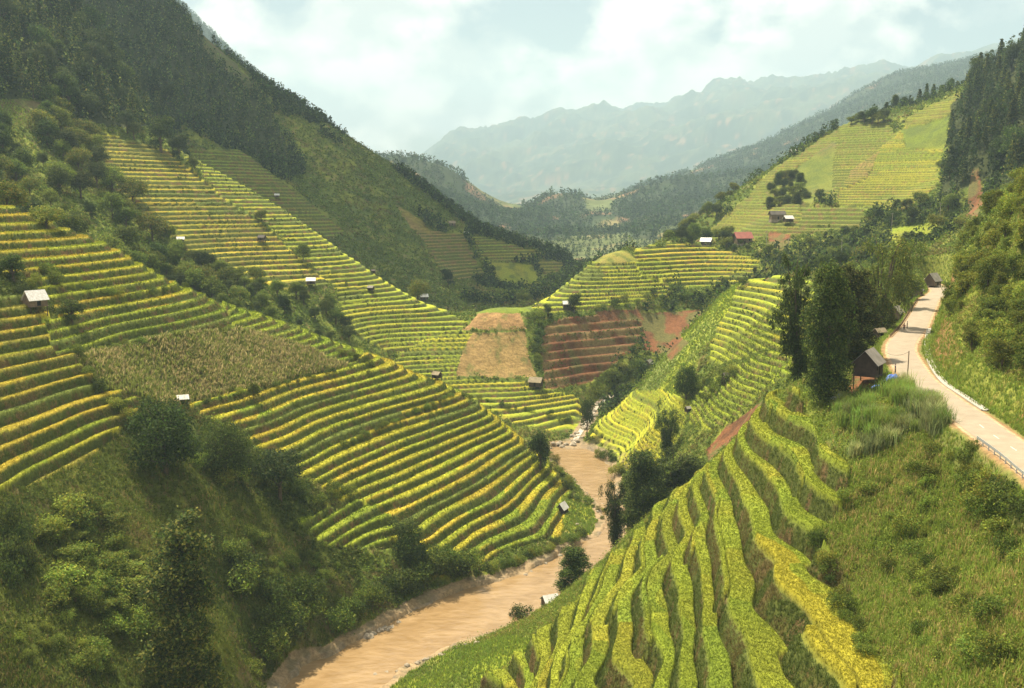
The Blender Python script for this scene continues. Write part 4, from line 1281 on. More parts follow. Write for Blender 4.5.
def clumps(P, size, nl, leaf, base, second, share=.35, flat=.75):
    n = len(P); m = n * nl
    s = np.repeat(size, nl)
    d = unit(gs.normal(size=(m, 3))); d[:, 2] = np.abs(d[:, 2])
    p = np.repeat(P, nl, 0) + d * s[:, None] * np.array((.55, .55, flat)) * gs.uniform(.5, 1.05, m)[:, None]
    Q = leaf_quads(p, d + np.array((0, 0, .3)), np.repeat(leaf, nl), gs, .1, .6)
    tone_ = gs.uniform(.7, 1.3, n)
    C = tones(m, base, gs, .2, second, share) * np.repeat(tone_, nl)[:, None]
    return Q, C


dens = .25 if QUICK else 1.0
Qs = []; Cs = []
for (y0, y1, n, s, nl, lf, mask) in [
        (55, 135, 15000, (.35, .8), 14, .22, sc), (135, 215, 17000, (.5, 1.3), 14, .32, sc), (215, 345, 15000, (.7, 1.7), 14, .48, sc),
        (345, 560, 16000, (1.0, 2.3), 12, .8, sc), (560, 960, 13000, (1.3, 3.0), 10, 1.25, sc)]:
    P, j, i = pick(mask & (GY >= y0) & (GY < y1), int(n * dens), gs, 1.5)
    base, sec = ((.14, .185, .030), (.23, .26, .040)) if y0 < 215 else ((.10, .14, .026), (.18, .215, .036))
    big = gs.random(len(P)) < .18
    Q, C = clumps(P, gs.uniform(*s, len(P)) * (1 + big), nl, np.full(len(P), lf), base, sec, .4)
    # drier and fresher drifts
    dr = np.repeat(fbm(P[:, 0] / 11, P[:, 1] / 11, 55, 3), nl)
    C = mixc(C, (.25, .17, .07), .6 * sstep(.15, .5, dr) * (gs.random(len(dr)) < .6))
    C = mixc(C, (.14, .18, .035), .5 * sstep(.1, .5, -dr))
    C = C * np.repeat(np.where((P[:, 0] / P[:, 1] < -.16) & (P[:, 1] < 235), .55, 1.0), nl)[:, None]  # lower left clumps darkened, shade put into their leaf colour
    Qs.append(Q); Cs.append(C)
    if y0 < 140:
        # weeds with dry stalks
        P, j, i = pick(mask & (GY >= y0) & (GY < y1), int(16000 * dens), gs, 1.5)
        dry = gs.random(len(P)) < .18 + .2 * (fbm(P[:, 0] / 8, P[:, 1] / 8, 57, 2) > 0)
        cl = np.where(dry[:, None], np.array((.38, .29, .11)), np.array((.20, .26, .04))) * gs.uniform(.7, 1.2, (len(P), 1)) * np.where(P[:, 0] / P[:, 1] < -.16, .55, 1.0)[:, None]  # weeds on the lower left carry the painted shade too
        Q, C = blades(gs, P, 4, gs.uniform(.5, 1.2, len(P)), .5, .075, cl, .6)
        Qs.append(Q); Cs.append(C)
# weeds on terrace walls and field edges
te = (KI == 1) | (KI == 5)
wl = te & (FR > .52) & (FR < .97)
for (y0, y1, n, s, nl, lf) in [(55, 215, 6000, (.18, .45), 10, .2), (215, 345, 6000, (.25, .65), 8, .35), (345, 560, 7000, (.4, 1.0), 8, .6)]:
    P, j, i = pick(wl & (GY >= y0) & (GY < y1), int(n * dens), gs, 1.0)
    cl_ = (fbm(P[:, 0] / 9, P[:, 1] / 9, 91, 3) > .05) | (_hash(TN[j, i], CELL[j, i], 19) < .22)
    cl_ &= (RI[j, i] < 0) | np.array([REG[q].get('gold') is None for q in RI[j, i]])
    P = P[cl_]
    Q, C = clumps(P, gs.uniform(*s, len(P)), nl, np.full(len(P), lf), (.075, .105, .022), (.12, .15, .03), .3, .6)
    Qs.append(Q); Cs.append(C)
gr = (KI == KIND['grass']) | (KI == KIND['cut']) | ((KI == KIND['verge']) & (RD > ROAD_W + 1.4))
for (y0, y1, n, hh, wd) in [(55, 220, 16000, (.3, .8), .08), (220, 450, 12000, (.4, 1.0), .16)]:
    P, j, i = pick(gr & (GY >= y0) & (GY < y1), int(n * dens), gs, 1.0)
    Q, C = blades(gs, P, 4, gs.uniform(*hh, len(P)), .6, wd, tones(len(P), (.19, .245, .038), gs, .25, (.14, .19, .034)), .6)
    Qs.append(Q); Cs.append(C)
for (y0, y1, n, hh, wd) in [(55, 215, 42000, (.25, .6), .06), (215, 345, 26000, (.3, .7), .13)]:
    P, j, i = pick(wl & (GY >= y0) & (GY < y1), int(n * dens), gs, 1.0)
    cl = mixc(np.tile(np.array((.088, .115, .024)), (len(P), 1)), (.17, .125, .05), .7 * (fbm(P[:, 0] / 5, P[:, 1] / 5, 95, 3) > .15)) * gs.uniform(.75, 1.2, (len(P), 1))
    Q, C = blades(gs, P, 4, gs.uniform(*hh, len(P)), .8, wd, cl, .6)
    Qs.append(Q); Cs.append(C)
stuff('undergrowth', Qs, Cs, MAT_LEAF)
# corn
Qs = []; Cs = []
P, j, i = pick(KI == KIND['corn'], int(9000 * dens), gs, 1.5)
dry = gs.random(len(P)) < .45 + .3 * fbm(P[:, 0] / 12, P[:, 1] / 12, 58, 2)
cl = np.where(dry[:, None], np.array((.62, .49, .23)), np.array((.34, .37, .08))) * gs.uniform(.75, 1.2, (len(P), 1))
Q, C = blades(gs, P, 5, gs.uniform(.8, 1.7, len(P)), .7, .30, cl, .5)
o = stuff('corn_crop', [Q], [C], MAT_LEAF)
# rice: the blades that stand up from the canopy, thickest along its rims
Qs = []; Cs = []
ri = te & (KI == 1) & (FR > .03) & (FR < .46)
for (y0, y1, n, hh, wd, nb) in [(55, 140, 60000, (.18, .30), .04, 4), (140, 215, 46000, (.2, .34), .06, 4), (215, 345, 46000, (.3, .6), .12, 3)]:
    P, j, i = pick(ri & (GY >= y0) & (GY < y1), int(n * dens), gs, 1.0)
    P[:, 2] -= .12
    Q, C = blades(gs, P, nb, gs.uniform(*hh, len(P)), .55, wd, CO[j, i] * gs.uniform(.8, .95, (len(P), 1)), .7)
    Qs.append(Q); Cs.append(C)
stuff('rice_crop', Qs, Cs, MAT_RICE)
# the rest of the forest
Qs = []; Cs = []


def far_woods(mask, n, h, leaf, nl, base, sec, conic=True):
    P, j, i = pick(mask, int(n * dens), gs, h[1])
    n = len(P); m = n * nl
    hh = np.repeat(gs.uniform(*h, n), nl)
    f = gs.uniform(.1, 1, m)
    t = gs.uniform(0, 6.283, m)
    r = hh * (.20 * (1 - f) ** .7 + .02 if conic else .30 * np.sqrt(np.clip(1 - (2 * f - 1.0) ** 2, 0, 1))) * gs.uniform(.4, 1.1, m)
    p = np.repeat(P, nl, 0) + np.stack([np.cos(t) * r, np.sin(t) * r, hh * f - .5], 1)
    Q = leaf_quads(p, np.stack([np.cos(t), np.sin(t), np.full(m, .6)], 1), np.repeat(np.full(n, leaf), nl), gs, .2, .6)
    C = tones(m, base, gs, .2, sec, .3) * np.repeat(gs.uniform(.45, 1.8, n), nl)[:, None]
    Qs.append(Q); Cs.append(C)


far_woods(fo & left & (GY < 680), 700, (9, 18), 1.3, 60, CF, (.19, .20, .048))
far_woods(fo & left & (GY < 680), 500, (6, 13), 1.3, 60, CF, (.20, .21, .05), False)
far_woods(fo & left & (GY >= 560), 900, (8, 16), 1.6, 44, CF, (.17, .19, .045))
far_woods(fo & left & (GY >= 560), 1200, (6, 13), 1.6, 40, CF, (.17, .19, .045), False)
far_woods(fo & ~left, 700, (8, 18), 1.5, 46, CF, (.06, .075, .025))
cs = sc & (GY > 560) & (GY < 960) & (U_ < 600)
far_woods(cs & (fbm(GX / 60, GY / 60, 401, 3) > .02), 2600, (4, 10), 1.7, 24, (.05, .07, .022), MD, False)
far_woods(sc & (GY > 400) & (GY < 960) & (U_ > 600) & (fbm(GX / 40, GY / 40, 402, 3) > 0), 1100, (3, 9), 1.4, 26, (.05, .07, .022), MD, False)
fa = (KI == KIND['far']) & (GY < 6500)
far_woods(fa & FWM, 14000, (9, 19), 4.4, 12, CF, (.06, .08, .03), False)
far_woods(fa & (GY < 3000) & (fbm(GX / 130, GY / 130, 301, 4) + .5 * fbm(GX / 420, GY / 420, 303, 4) < -.12), 4000, (7, 15), 3.4, 12, CF, (.06, .08, .03), False)
far_woods(fa & ~FWM & (GY < 1800), 1500, (3, 9), 2.0, 16, (.06, .085, .026), (.12, .14, .04), False)
stuff('forest', Qs, Cs, MAT_LEAF)
# ------------------------------------------------------------------ buildings
import bmesh
M_WOOD = flat_mat('old_wood', (.085, .060, .042), .9, scale=1.5)
M_WOODL = flat_mat('weathered_wood', (.20, .145, .095), .9, scale=1.5)
M_TIN = flat_mat('metal_roofing', (.62, .62, .60), .45, scale=.8, col2=(.46, .45, .42), spec=.5)
M_WHITE = flat_mat('white_roofing', (.66, .66, .64), .6, scale=2.2, col2=(.47, .44, .40))
M_GREY = flat_mat('fibre_cement_roofing', (.27, .25, .22), .9, scale=.7, col2=(.17, .155, .135))
M_DARK = flat_mat('dark_tiles', (.11, .095, .08), .9, scale=.7, col2=(.065, .058, .05))
M_THATCH = flat_mat('thatch', (.30, .25, .17), .95, scale=1.2, col2=(.19, .155, .10))
M_RED = flat_mat('red_roofing', (.30, .10, .078), .8, scale=.6, col2=(.22, .075, .06))
M_VOID = flat_mat('dark_opening', (.012, .010, .008), .95)
M_CONC = flat_mat('concrete', (.42, .39, .33), .9, scale=1.0, col2=(.30, .27, .22))
M_STONE = flat_mat('river_stone', (.33, .28, .21), .9, scale=.8, col2=(.20, .17, .13))
M_STEEL = flat_mat('galvanised_steel', (.50, .52, .53), .45, metal=.4, col2=(.38, .39, .40))
M_BLUE = flat_mat('blue_tarpaulin', (.06, .14, .48), .5, scale=1.2, col2=(.10, .20, .60))
M_PALE = flat_mat('pale_sheet', (.60, .62, .64), .6)


def bm_obj(name, bm, mat, parent=None):
    bmesh.ops.recalc_face_normals(bm, faces=bm.faces)
    me = bpy.data.meshes.new(name); bm.to_mesh(me); bm.free(); me.materials.append(mat)
    o = bpy.data.objects.new(name, me); COL.objects.link(o)
    if parent: o.parent = parent
    return o


def bm_box(bm, lo, hi):
    v = [bm.verts.new((x, y, z)) for x in (lo[0], hi[0]) for y in (lo[1], hi[1]) for z in (lo[2], hi[2])]
    for f in ((0, 1, 3, 2), (4, 6, 7, 5), (0, 4, 5, 1), (2, 3, 7, 6), (0, 2, 6, 4), (1, 5, 7, 3)):
        bm.faces.new([v[i] for i in f])


def roof_bm(w, d, z0, rise, over, th=.09, ridges=True):
    """two slopes with thickness and corrugation along the fall; ridge along x"""
    bm = bmesh.new()
    hw = w / 2 + over; hd = d / 2 + over
    drop = rise * over / (d / 2)
    nx = max(8, int(w / .28))
    for s in (-1, 1):
        top = []; bot = []
        for i in range(nx + 1):
            x = -hw + 2 * hw * i / nx
            b = .03 * (i % 2) if ridges else 0
            top.append((bm.verts.new((x, 0 if s > 0 else .0, z0 + rise + b)), bm.verts.new((x, s * hd, z0 - drop + b))))
            bot.append((bm.verts.new((x, 0, z0 + rise - th)), bm.verts.new((x, s * hd, z0 - drop - th))))
        for i in range(nx):
            bm.faces.new((top[i][0], top[i + 1][0], top[i + 1][1], top[i][1]))
            bm.faces.new((bot[i][0], bot[i][1], bot[i + 1][1], bot[i + 1][0]))
            bm.faces.new((top[i][1], top[i + 1][1], bot[i + 1][1], bot[i][1]))
        for i in (0, nx):
            bm.faces.new((top[i][0], top[i][1], bot[i][1], bot[i][0]))
    return bm


def gable_wall_bm(w, d, z0, z1, rise):
    bm = bmesh.new()
    A = [(-d / 2, z0), (d / 2, z0), (d / 2, z1), (0, z1 + rise), (-d / 2, z1)]
    L = [bm.verts.new((-w / 2, y, z)) for y, z in A]; Rr = [bm.verts.new((w / 2, y, z)) for y, z in A]
    bm.faces.new(L); bm.faces.new(Rr[::-1])
    for i in range(5):
        j = (i + 1) % 5
        bm.faces.new((L[i], L[j], Rr[j], Rr[i]))
    return bm


def hut(name, loc, rz, w, d, stilt, wall, rise, roof_m, wall_m, label, cat='hut', over=.45, open_=False, back_wall=True, group=None, windows=0):
    """stilt hut > roof, wall (> door, window), platform, post x 4"""
    o = empty(name, loc); o.rotation_euler = (0, 0, rz); tag(o, label, cat, group)
    z0 = stilt; z1 = stilt + wall
    bm_obj('roof', roof_bm(w, d, z1 + .02, rise, over), roof_m, o)
    if not open_:
        wl_ = bm_obj('wall', gable_wall_bm(w, d, z0, z1, rise - .12), wall_m, o)
        bm = bmesh.new(); bm_box(bm, (-.42, -d / 2 - .035, z0 + .03), (.42, -d / 2 - .004, z0 + min(1.75, wall * .9)))
        bm_obj('door', bm, M_VOID, wl_)
        for k in range(windows):
            bm = bmesh.new(); xx = -w * .32 + k * w * .64
            bm_box(bm, (xx - .38, -d / 2 - .03, z0 + wall * .42), (xx + .38, -d / 2 - .004, z0 + wall * .78))
            bm_obj('window', bm, M_VOID, wl_)
        bm = bmesh.new(); bm_box(bm, (w / 2 + .004, -.35, z0 + wall * .45), (w / 2 + .03, .35, z0 + wall * .8))
        bm_obj('window', bm, M_VOID, wl_)
    if stilt > .2:
        bm = bmesh.new(); bm_box(bm, (-w / 2 - .15, -d / 2 - .3, z0 - .14), (w / 2 + .15, d / 2 + .15, z0 - .003))
        bm_obj('platform', bm, wall_m, o)
    ztop = z0 - .143 if (stilt > .2 and not open_) else z1 + .0
    zlow = -1.2
    if stilt > .2 or open_:
        for sx in (-1, 1):
            for sy in (-1, 1):
                bm = bmesh.new(); x = sx * (w / 2 - .12); y = sy * (d / 2 - .12)
                bm_box(bm, (x - .08, y - .08, zlow), (x + .08, y + .08, ztop))
                bm_obj('post', bm, M_WOOD, o)
    else:
        bm = bmesh.new(); bm_box(bm, (-w / 2 - .1, -d / 2 - .1, -1.6), (w / 2 + .1, d / 2 + .1, z0 - .003))
        bm_obj('footing', bm, M_STONE, o)
    return o


def at(u, v, Y=None):
    if Y is None:
        return hit(u, v)
    rx, _ = ray(u, v); x = float(rx) * Y
    return Vector((x, Y, float(ground(np.array([x]), np.array([float(Y)]))[0])))


def px_hut(u, vb, wpx, rz, roof_m, wall_m, label, Y=None, ratio=.8, stilt=.9, cat='hut', open_=False, name='stilt_hut', rise=.32, wall=.42, windows=0, lift=0):
    p = at(u, vb, Y)
    s = wpx * p.y / F                       # overall width seen
    c = abs(math.cos(rz)) + ratio * abs(math.sin(rz))
    w = s / c / 1.18
    d = w * ratio
    return hut(name, p + Vector((0, 0, lift)), rz, w, d, stilt if s > 3 else stilt * .6, max(1.1, w * wall), max(.6, d * rise * 1.25), roof_m, wall_m, label, cat, over=w * .09, open_=open_, windows=windows)


px_hut(36, 311, 26, R(52), M_WHITE, M_WOODL, 'wooden stilt hut with bright metal roof on the left terraces', stilt=1.2, rise=.45)
px_hut(183, 406, 15, R(25), M_WHITE, M_WOODL, 'small open shelter with white roof at the lower corner of the corn field', open_=True, name='field_shelter', cat='shelter', wall=.75, stilt=.1)
px_hut(437, 386, 12, R(-35), M_THATCH, M_WOOD, 'small hut with pale thatched roof on the crest of the terraced spur', Y=327)
px_hut(562, 514, 15, R(62), M_TIN, M_WOOD, 'hut with steep grey metal roof on the spur tip by the river', stilt=.5, rise=.5)
px_hut(550, 611, 22, R(24), M_TIN, M_WOODL, 'low hut with patched tin roof on the near river bank', Y=204, stilt=.3)
px_hut(181, 246, 9, R(12), M_WHITE, M_WOOD, 'tiny hut with white roof at the edge of the golden terraces')
px_hut(262, 243, 9, R(-15), M_DARK, M_WOOD, 'tiny dark roofed hut between the golden and the green terraces')
px_hut(311, 286, 11, R(10), M_TIN, M_WOOD, 'hut with light grey roof on the green terraces of the second spur')
px_hut(277, 199, 6, R(15), M_TIN, M_WOODL, 'tiny pale hut on the far slope under the forest')
px_hut(371, 292, 8, R(-20), M_GREY, M_WOOD, 'grey hut in the middle of the green terraces on the second spur')
px_hut(373, 274, 6, R(30), M_DARK, M_WOOD, 'tiny dark hut on the crest of the second spur')
px_hut(424, 301, 10, R(15), M_WHITE, M_WOOD, 'white roofed hut low on the crest of the second spur')
px_hut(466, 236, 6, R(20), M_WHITE, M_WOOD, 'tiny white roofed hut above the brown fields on the far slope')
px_hut(452, 227, 8, R(10), M_THATCH, M_WOODL, 'brown hut on the far ridge above the fields')
px_hut(536, 389, 17, R(-20), M_THATCH, M_WOOD, 'thatched hut at the lower corner of the tan field')
px_hut(567, 310, 10, R(5), M_TIN, M_WOOD, 'hut with light grey roof above the red terraces')
px_hut(649, 368, 11, R(55), M_GREY, M_WOODL, 'brown gabled hut at the top of the bright paddies', rise=.45)
px_hut(726, 381, 10, R(20), M_DARK, M_WOOD, 'dark hut among bushes on the green slope')
px_hut(688, 414, 8, R(25), M_GREY, M_WOOD, 'small grey hut half hidden above the riverside trees')
px_hut(868, 374, 40, R(56), M_GREY, M_WOOD, 'dark wooden stilt house with grey gabled roof beside the road', Y=171, stilt=1.7, cat='house', name='stilt_house', wall=.5, rise=.42, windows=2)
px_hut(880, 325, 15, R(20), M_THATCH, M_WOOD, 'low shed in the shade of the roadside trees', Y=222, name='shed', cat='shed')
px_hut(896, 308, 21, R(52), M_GREY, M_WOODL, 'gabled wooden hut on the left of the road before the bend', Y=258, stilt=1.3, rise=.42)
px_hut(917, 282, 18, R(58), M_GREY, M_WOODL, 'dark wooden house with steep gable where the road vanishes', Y=312, cat='house', name='wooden_house', stilt=.6, rise=.5, windows=2)
px_hut(933, 279, 20, R(40), M_GREY, M_WOODL, 'larger dark roofed house behind the steep gabled one', Y=335, cat='house', name='wooden_house', stilt=.6, rise=.5, windows=2)
px_hut(742, 256, 20, R(8), M_RED, M_WOODL, 'house with red roof behind the middle spur', cat='house', name='red_roofed_house', stilt=.1, windows=2, Y=560)
px_hut(706, 252, 14, R(-25), M_TIN, M_WOOD, 'house with grey white metal roof beside the top terraces', cat='house', name='village_house', stilt=.1, Y=566)
px_hut(727, 252, 10, R(10), M_DARK, M_WOOD, 'small dark roofed house left of the red roofed house', cat='house', name='village_house', stilt=.1, Y=572)
px_hut(777, 220, 17, R(6), M_DARK, M_WOODL, 'long dark roofed house among trees below the terraced hill', cat='house', name='village_house', stilt=.1, ratio=.5)
px_hut(788, 224, 11, R(12), M_WHITE, M_WOOD, 'white roofed hut in front of the long dark house')
px_hut(839, 268, 14, R(15), M_WHITE, M_WOOD, 'white roofed house by the lane at the foot of the terraced hill', cat='house', name='village_house', stilt=.2, Y=478)
px_hut(793, 149, 8, R(15), M_TIN, M_WOODL, 'tiny pale hut on the ridge of the terraced hill', Y=714)
px_hut(978, 86, 9, R(10), M_RED, M_WOODL, 'tiny hut with rusty red roof at the top of the terraced hill', Y=728)

# ------------------------------------------------------------------ poles
def pole(u, vb, vt, label, Y=None, r=.11, arm=True, mat=None, group=None):
    p = at(u, vb, Y)
    _, rt = ray(u, vt)
    h = float(rt) * p.y - p.z
    o = empty('utility_pole', p); tag(o, label, 'utility pole', group)
    V = []; Fc = []
    tube(V, Fc, [(0, 0, -.8), (0, 0, h * .5), (0, 0, h)], [r, r * .85, r * .7], 8)
    part('pole', vf_mesh('pole', V, Fc, mat or M_CONC), o)
    if arm:
        bm = bmesh.new(); bm_box(bm, (-.7, r * .8, h - .55), (.7, r * .8 + .12, h - .42)); bm_obj('crossarm', bm, M_WOOD, o)
        for x in (-.6, 0, .6):
            V = []; Fc = []
            tube(V, Fc, [(x, r * .8 + .06, h - .417), (x, r * .8 + .06, h - .22)], [.05, .035], 6)
            part('insulator', vf_mesh('insulator', V, Fc, M_PALE), o)
    return o, p, h


po, pp, ph_ = pole(907, 386, 351, 'thin wooden utility pole at the edge of the road', r=.10, arm=False, mat=M_WOODL)
V = []; Fc = []
q0 = pp + Vector((0, 0, ph_ - .12)); q1 = at(871, 372, 172) + Vector((2.2, -.5, 5.2))
pts = []
for k in range(15):
    t = k / 14; w_ = q0.lerp(q1, t); w_.z -= 1.1 * 4 * t * (1 - t) * .5; pts.append(tuple(w_))
tube(V, Fc, pts, [.022] * 15, 5)
o = part('power_cable', vf_mesh('power_cable', V, Fc, M_WOOD), None); tag(o, 'thin cable hanging from the roadside pole to the stilt house', 'cable')
for u, vb, vt, Y, lb in [(685, 254, 234, 575, 'pale concrete pole at the left end of the top terraces'), (766, 254, 231, 545, 'tall concrete pole beside the red earth bank'), (788, 252, 238, 540, 'short pole just right of the red earth bank'),
                         (841, 262, 237, 480, 'concrete pole behind the white roofed house'), (940, 216, 203, 505, 'small pole beside the lane below the right forest'), (763, 252, 242, 560, 'thin short pole between the red roofed house and the tall pole'), (892, 224, 213, 520, 'small pole at the left end of the lane below the right forest')]:
    pole(u, vb, vt, lb, Y, r=.16)

# ------------------------------------------------------------------ along the road
def offset_line(line, off):
    P = np.array(line); T = np.gradient(P[:, :2], axis=0); T /= np.linalg.norm(T, axis=1)[:, None]
    return np.stack([P[:, 0] - T[:, 1] * off, P[:, 1] + T[:, 0] * off, P[:, 2]], 1)


RL = smooth_line(ROAD, 6)
left_edge = offset_line(RL, ROAD_W + .55)
lu, lv = project(left_edge[:, 0], left_edge[:, 1], left_edge[:, 2])
side_sign = 1
if lu[10] > project(*RL[10])[0]:
    side_sign = -1
left_edge = offset_line(RL, side_sign * (ROAD_W + .55))
lu, lv = project(left_edge[:, 0], left_edge[:, 1], left_edge[:, 2])
LEFT = side_sign


def resample(P, step):
    s = np.r_[0, np.cumsum(np.linalg.norm(np.diff(P, axis=0), axis=1))]
    n = max(2, int(s[-1] / step) + 1)
    t = np.linspace(0, s[-1], n)
    return np.stack([np.interp(t, s, P[:, k]) for k in range(3)], 1)


def rail(name, P, label, cat, post_h, rail_z, rail_h, mat, post_step=2.0, post_mat=None):
    P = resample(P, post_step)
    o = empty(name, tuple(P[0])); tag(o, label, cat)
    P = P - P[0]
    bm = bmesh.new(); prof = [(-.02, rail_z), (.03, rail_z + rail_h * .25), (-.01, rail_z + rail_h * .5), (.03, rail_z + rail_h * .75), (-.02, rail_z + rail_h), (-.05, rail_z + rail_h), (-.05, rail_z)]
    T = np.gradient(P[:, :2], axis=0); T /= np.linalg.norm(T, axis=1)[:, None]
    ring = []
    for p, t in zip(P, T):
        ring.append([bm.verts.new((p[0] - t[1] * a, p[1] + t[0] * a, p[2] + z)) for a, z in prof])
    for i in range(len(ring) - 1):
        for j in range(len(prof)):
            k = (j + 1) % len(prof)
            bm.faces.new((ring[i][j], ring[i][k], ring[i + 1][k], ring[i + 1][j]))
    bm.faces.new(ring[0]); bm.faces.new(ring[-1][::-1])
    bm_obj('rail', bm, mat, o)
    for p in P:
        bm = bmesh.new(); bm_box(bm, (p[0] - .06 - .0, p[1] - .06, p[2] - .5), (p[0] + .06, p[1] + .06, p[2] + post_h)); bm_obj('post', bm, post_mat or mat, o)
    return o


k = np.nonzero((lv > 440))[0]
rail('guard_rail', left_edge[k][::-1], 'grey steel guard rail on posts along the outer edge of the road', 'guard rail', .72, .42, .32, M_STEEL)
k = np.nonzero((lv < 338) & (lv > 299) & (np.arange(len(lv)) < len(lv) - 12))[0]
rail('roadside_barrier', left_edge[k], 'low weathered barrier along the left verge before the village houses', 'barrier', .7, .3, .35, M_WOODL)
# concrete ditch at the foot of the cut
dp = [(929, 328), (927, 344), (929, 358), (936, 372), (946, 384), (964, 396), (985, 410)]
M_CHAN = flat_mat('pale_concrete', (.42, .40, .35), .9, col2=(.32, .30, .25))
D = smooth_line([(*W(u, v, -29.5), -29.5) for u, v in dp], 5)
o = ribbon('drainage_channel', D, [(-.5, -.25), (-.5, .16), (-.36, .16), (-.32, .02), (.32, .02), (.36, .16), (.5, .16), (.5, -.25)], -.06, M_CHAN)
tag(o, 'pale concrete drainage channel curving along the foot of the road cut', 'drain')
# worn dashes on the road
mk = flat_mat('road_paint', (.70, .66, .58), .8)
V = []; Fc = []
ctr = resample(RL, 1.0)
TT = np.gradient(ctr[:, :2], axis=0); TT /= np.linalg.norm(TT, axis=1)[:, None]
for s0 in (8, 14, 20, 26, 32, 38):
    for q in range(2):
        a, b_ = ctr[s0 + q], ctr[s0 + q + 1]; n_ = np.array((-TT[s0][1], TT[s0][0])) * .07
        b0 = len(V)
        V += [(a[0] - n_[0], a[1] - n_[1], a[2] + .068), (a[0] + n_[0], a[1] + n_[1], a[2] + .068), (b_[0] + n_[0], b_[1] + n_[1], b_[2] + .068), (b_[0] - n_[0], b_[1] - n_[1], b_[2] + .068)]
        Fc.append((b0, b0 + 3, b0 + 2, b0 + 1))
o = part('road_markings', vf_mesh('road_markings', V, Fc, mk), None); o['kind'] = 'structure'


# crumpled tarpaulins
def tarp(u, v, w, d, h, mat, label, seed, Y=None, name='tarpaulin'):
    p = at(u, v, Y)
    bm = bmesh.new(); n = 18
    g = np.random.default_rng(seed)
    grid = []
    for i in range(n):
        row = []
        for j in range(n):
            a, b_ = i / (n - 1) - .5, j / (n - 1) - .5
            e = max(0, 1 - 2 * max(abs(a), abs(b_)))
            nz = float(fbm(np.array([a * 5 + seed]), np.array([b_ * 5.0]), seed, 3)[0])
            x = p.x + a * w * (1 + .2 * nz); y = p.y + b_ * d
            z = float(ground(np.array([x]), np.array([y]))[0]) + .06 + h * (e ** .5) * (.65 + .7 * nz) * (e > 0)
            row.append(bm.verts.new((x - p.x, y - p.y, z - p.z)))
        grid.append(row)
    for i in range(n - 1):
        for j in range(n - 1):
            bm.faces.new((grid[i][j], grid[i + 1][j], grid[i + 1][j + 1], grid[i][j + 1]))
    o = bm_obj(name, bm, mat); o.location = p
    md = o.modifiers.new('thickness', 'SOLIDIFY'); md.thickness = .03
    return tag(o, label, 'tarpaulin')


tarp(885, 379, 4.0, 2.6, 1.1, M_BLUE, 'crumpled blue tarpaulin heaped beside the stilt house', 3, 166)
tarp(838, 398, 1.7, 1.6, .7, M_BLUE, 'small blue tarpaulin on the slope under the dark trees', 5)
tarp(832, 400, 1.3, 1.5, .9, M_PALE, 'pale sheet lying beside the small blue tarpaulin', 6)


# ------------------------------------------------------------------ people
M_SKIN = flat_mat('skin', (.32, .19, .12), .6); M_HAIR = flat_mat('black_hair', (.015, .012, .010), .6)


def person(loc, rz, top, trousers, label, stride=.12, arm=.15):
    o = empty('person', loc); o.rotation_euler = (0, 0, rz); tag(o, label, 'person')

    def skin(name, verts, edges, rad, mat, root=0, parent=o):
        me = bpy.data.meshes.new(name); me.from_pydata(verts, edges, []); me.update()
        b = bpy.data.objects.new(name, me); COL.objects.link(b); b.parent = parent
        md = b.modifiers.new('skin', 'SKIN'); md.use_smooth_shade = True
        for i, r in enumerate(rad):
            me.skin_vertices[0].data[i].radius = (r[0], r[1]) if isinstance(r, tuple) else (r, r)
            me.skin_vertices[0].data[i].use_root = i == root
        sd_ = b.modifiers.new('smooth', 'SUBSURF'); sd_.levels = 1; sd_.render_levels = 1
        me.materials.append(mat)
        return b
    s = stride
    v = [(0, 0, .92), (0, 0, 1.15), (0, .01, 1.40), (0, .02, 1.50), (0, .0, 1.58), (0, -.015, 1.70),
         (-.10, 0, .88), (-.11, -s * .6, .48), (-.12, s * .2 - s, .07), (-.12, -s - .12, .035), (.10, 0, .88), (.11, s * .3, .48), (.12, s, .07), (.12, s - .12, .035),
         (-.19, .01, 1.40), (-.24, .03, 1.13), (-.23, -arm, .90), (-.22, -arm - .05, .80), (.19, .01, 1.40), (.24, .03, 1.13), (.23, -arm * .4, .88), (.22, -arm * .5, .78)]
    e = [(0, 1), (1, 2), (2, 3), (3, 4), (4, 5), (0, 6), (6, 7), (7, 8), (8, 9), (0, 10), (10, 11), (11, 12), (12, 13), (2, 14), (14, 15), (15, 16), (16, 17), (2, 18), (18, 19), (19, 20), (20, 21)]
    rr = [(.14, .10), (.13, .095), (.15, .10), .055, .085, .085, .085, .06, .04, .035, .085, .06, .04, .035, .055, .042, .034, .03, .055, .042, .034, .03]
    skin('body', v, e, rr, M_SKIN)
    skin('shirt', [(0, 0, .90), (0, 0, 1.15), (0, .01, 1.40), (-.19, .01, 1.40), (-.24, .03, 1.13), (.19, .01, 1.40), (.24, .03, 1.13)], [(0, 1), (1, 2), (2, 3), (3, 4), (2, 5), (5, 6)],
         [(.165, .125), (.15, .115), (.165, .115), .07, .058, .07, .058], top)
    skin('trousers', [(0, 0, .95), (-.10, 0, .86), (-.11, -s * .6, .48), (-.12, -s * .8, .14), (.10, 0, .86), (.11, s * .3, .48), (.12, s, .14)], [(0, 1), (1, 2), (2, 3), (0, 4), (4, 5), (5, 6)],
         [(.15, .115), .10, .075, .06, .10, .075, .06], trousers)
    bm = bmesh.new(); bmesh.ops.create_uvsphere(bm, u_segments=14, v_segments=9, radius=.105)
    for w_ in bm.verts:
        w_.co = Vector((w_.co.x * .92, w_.co.y * 1.0 + .02, w_.co.z * .85 + 1.715))
    bmesh.ops.delete(bm, geom=[f for f in bm.faces if f.calc_center_median().z < 1.67 and f.calc_center_median().y < .03], context='FACES')
    bm_obj('hair', bm, M_HAIR, o)
    return o


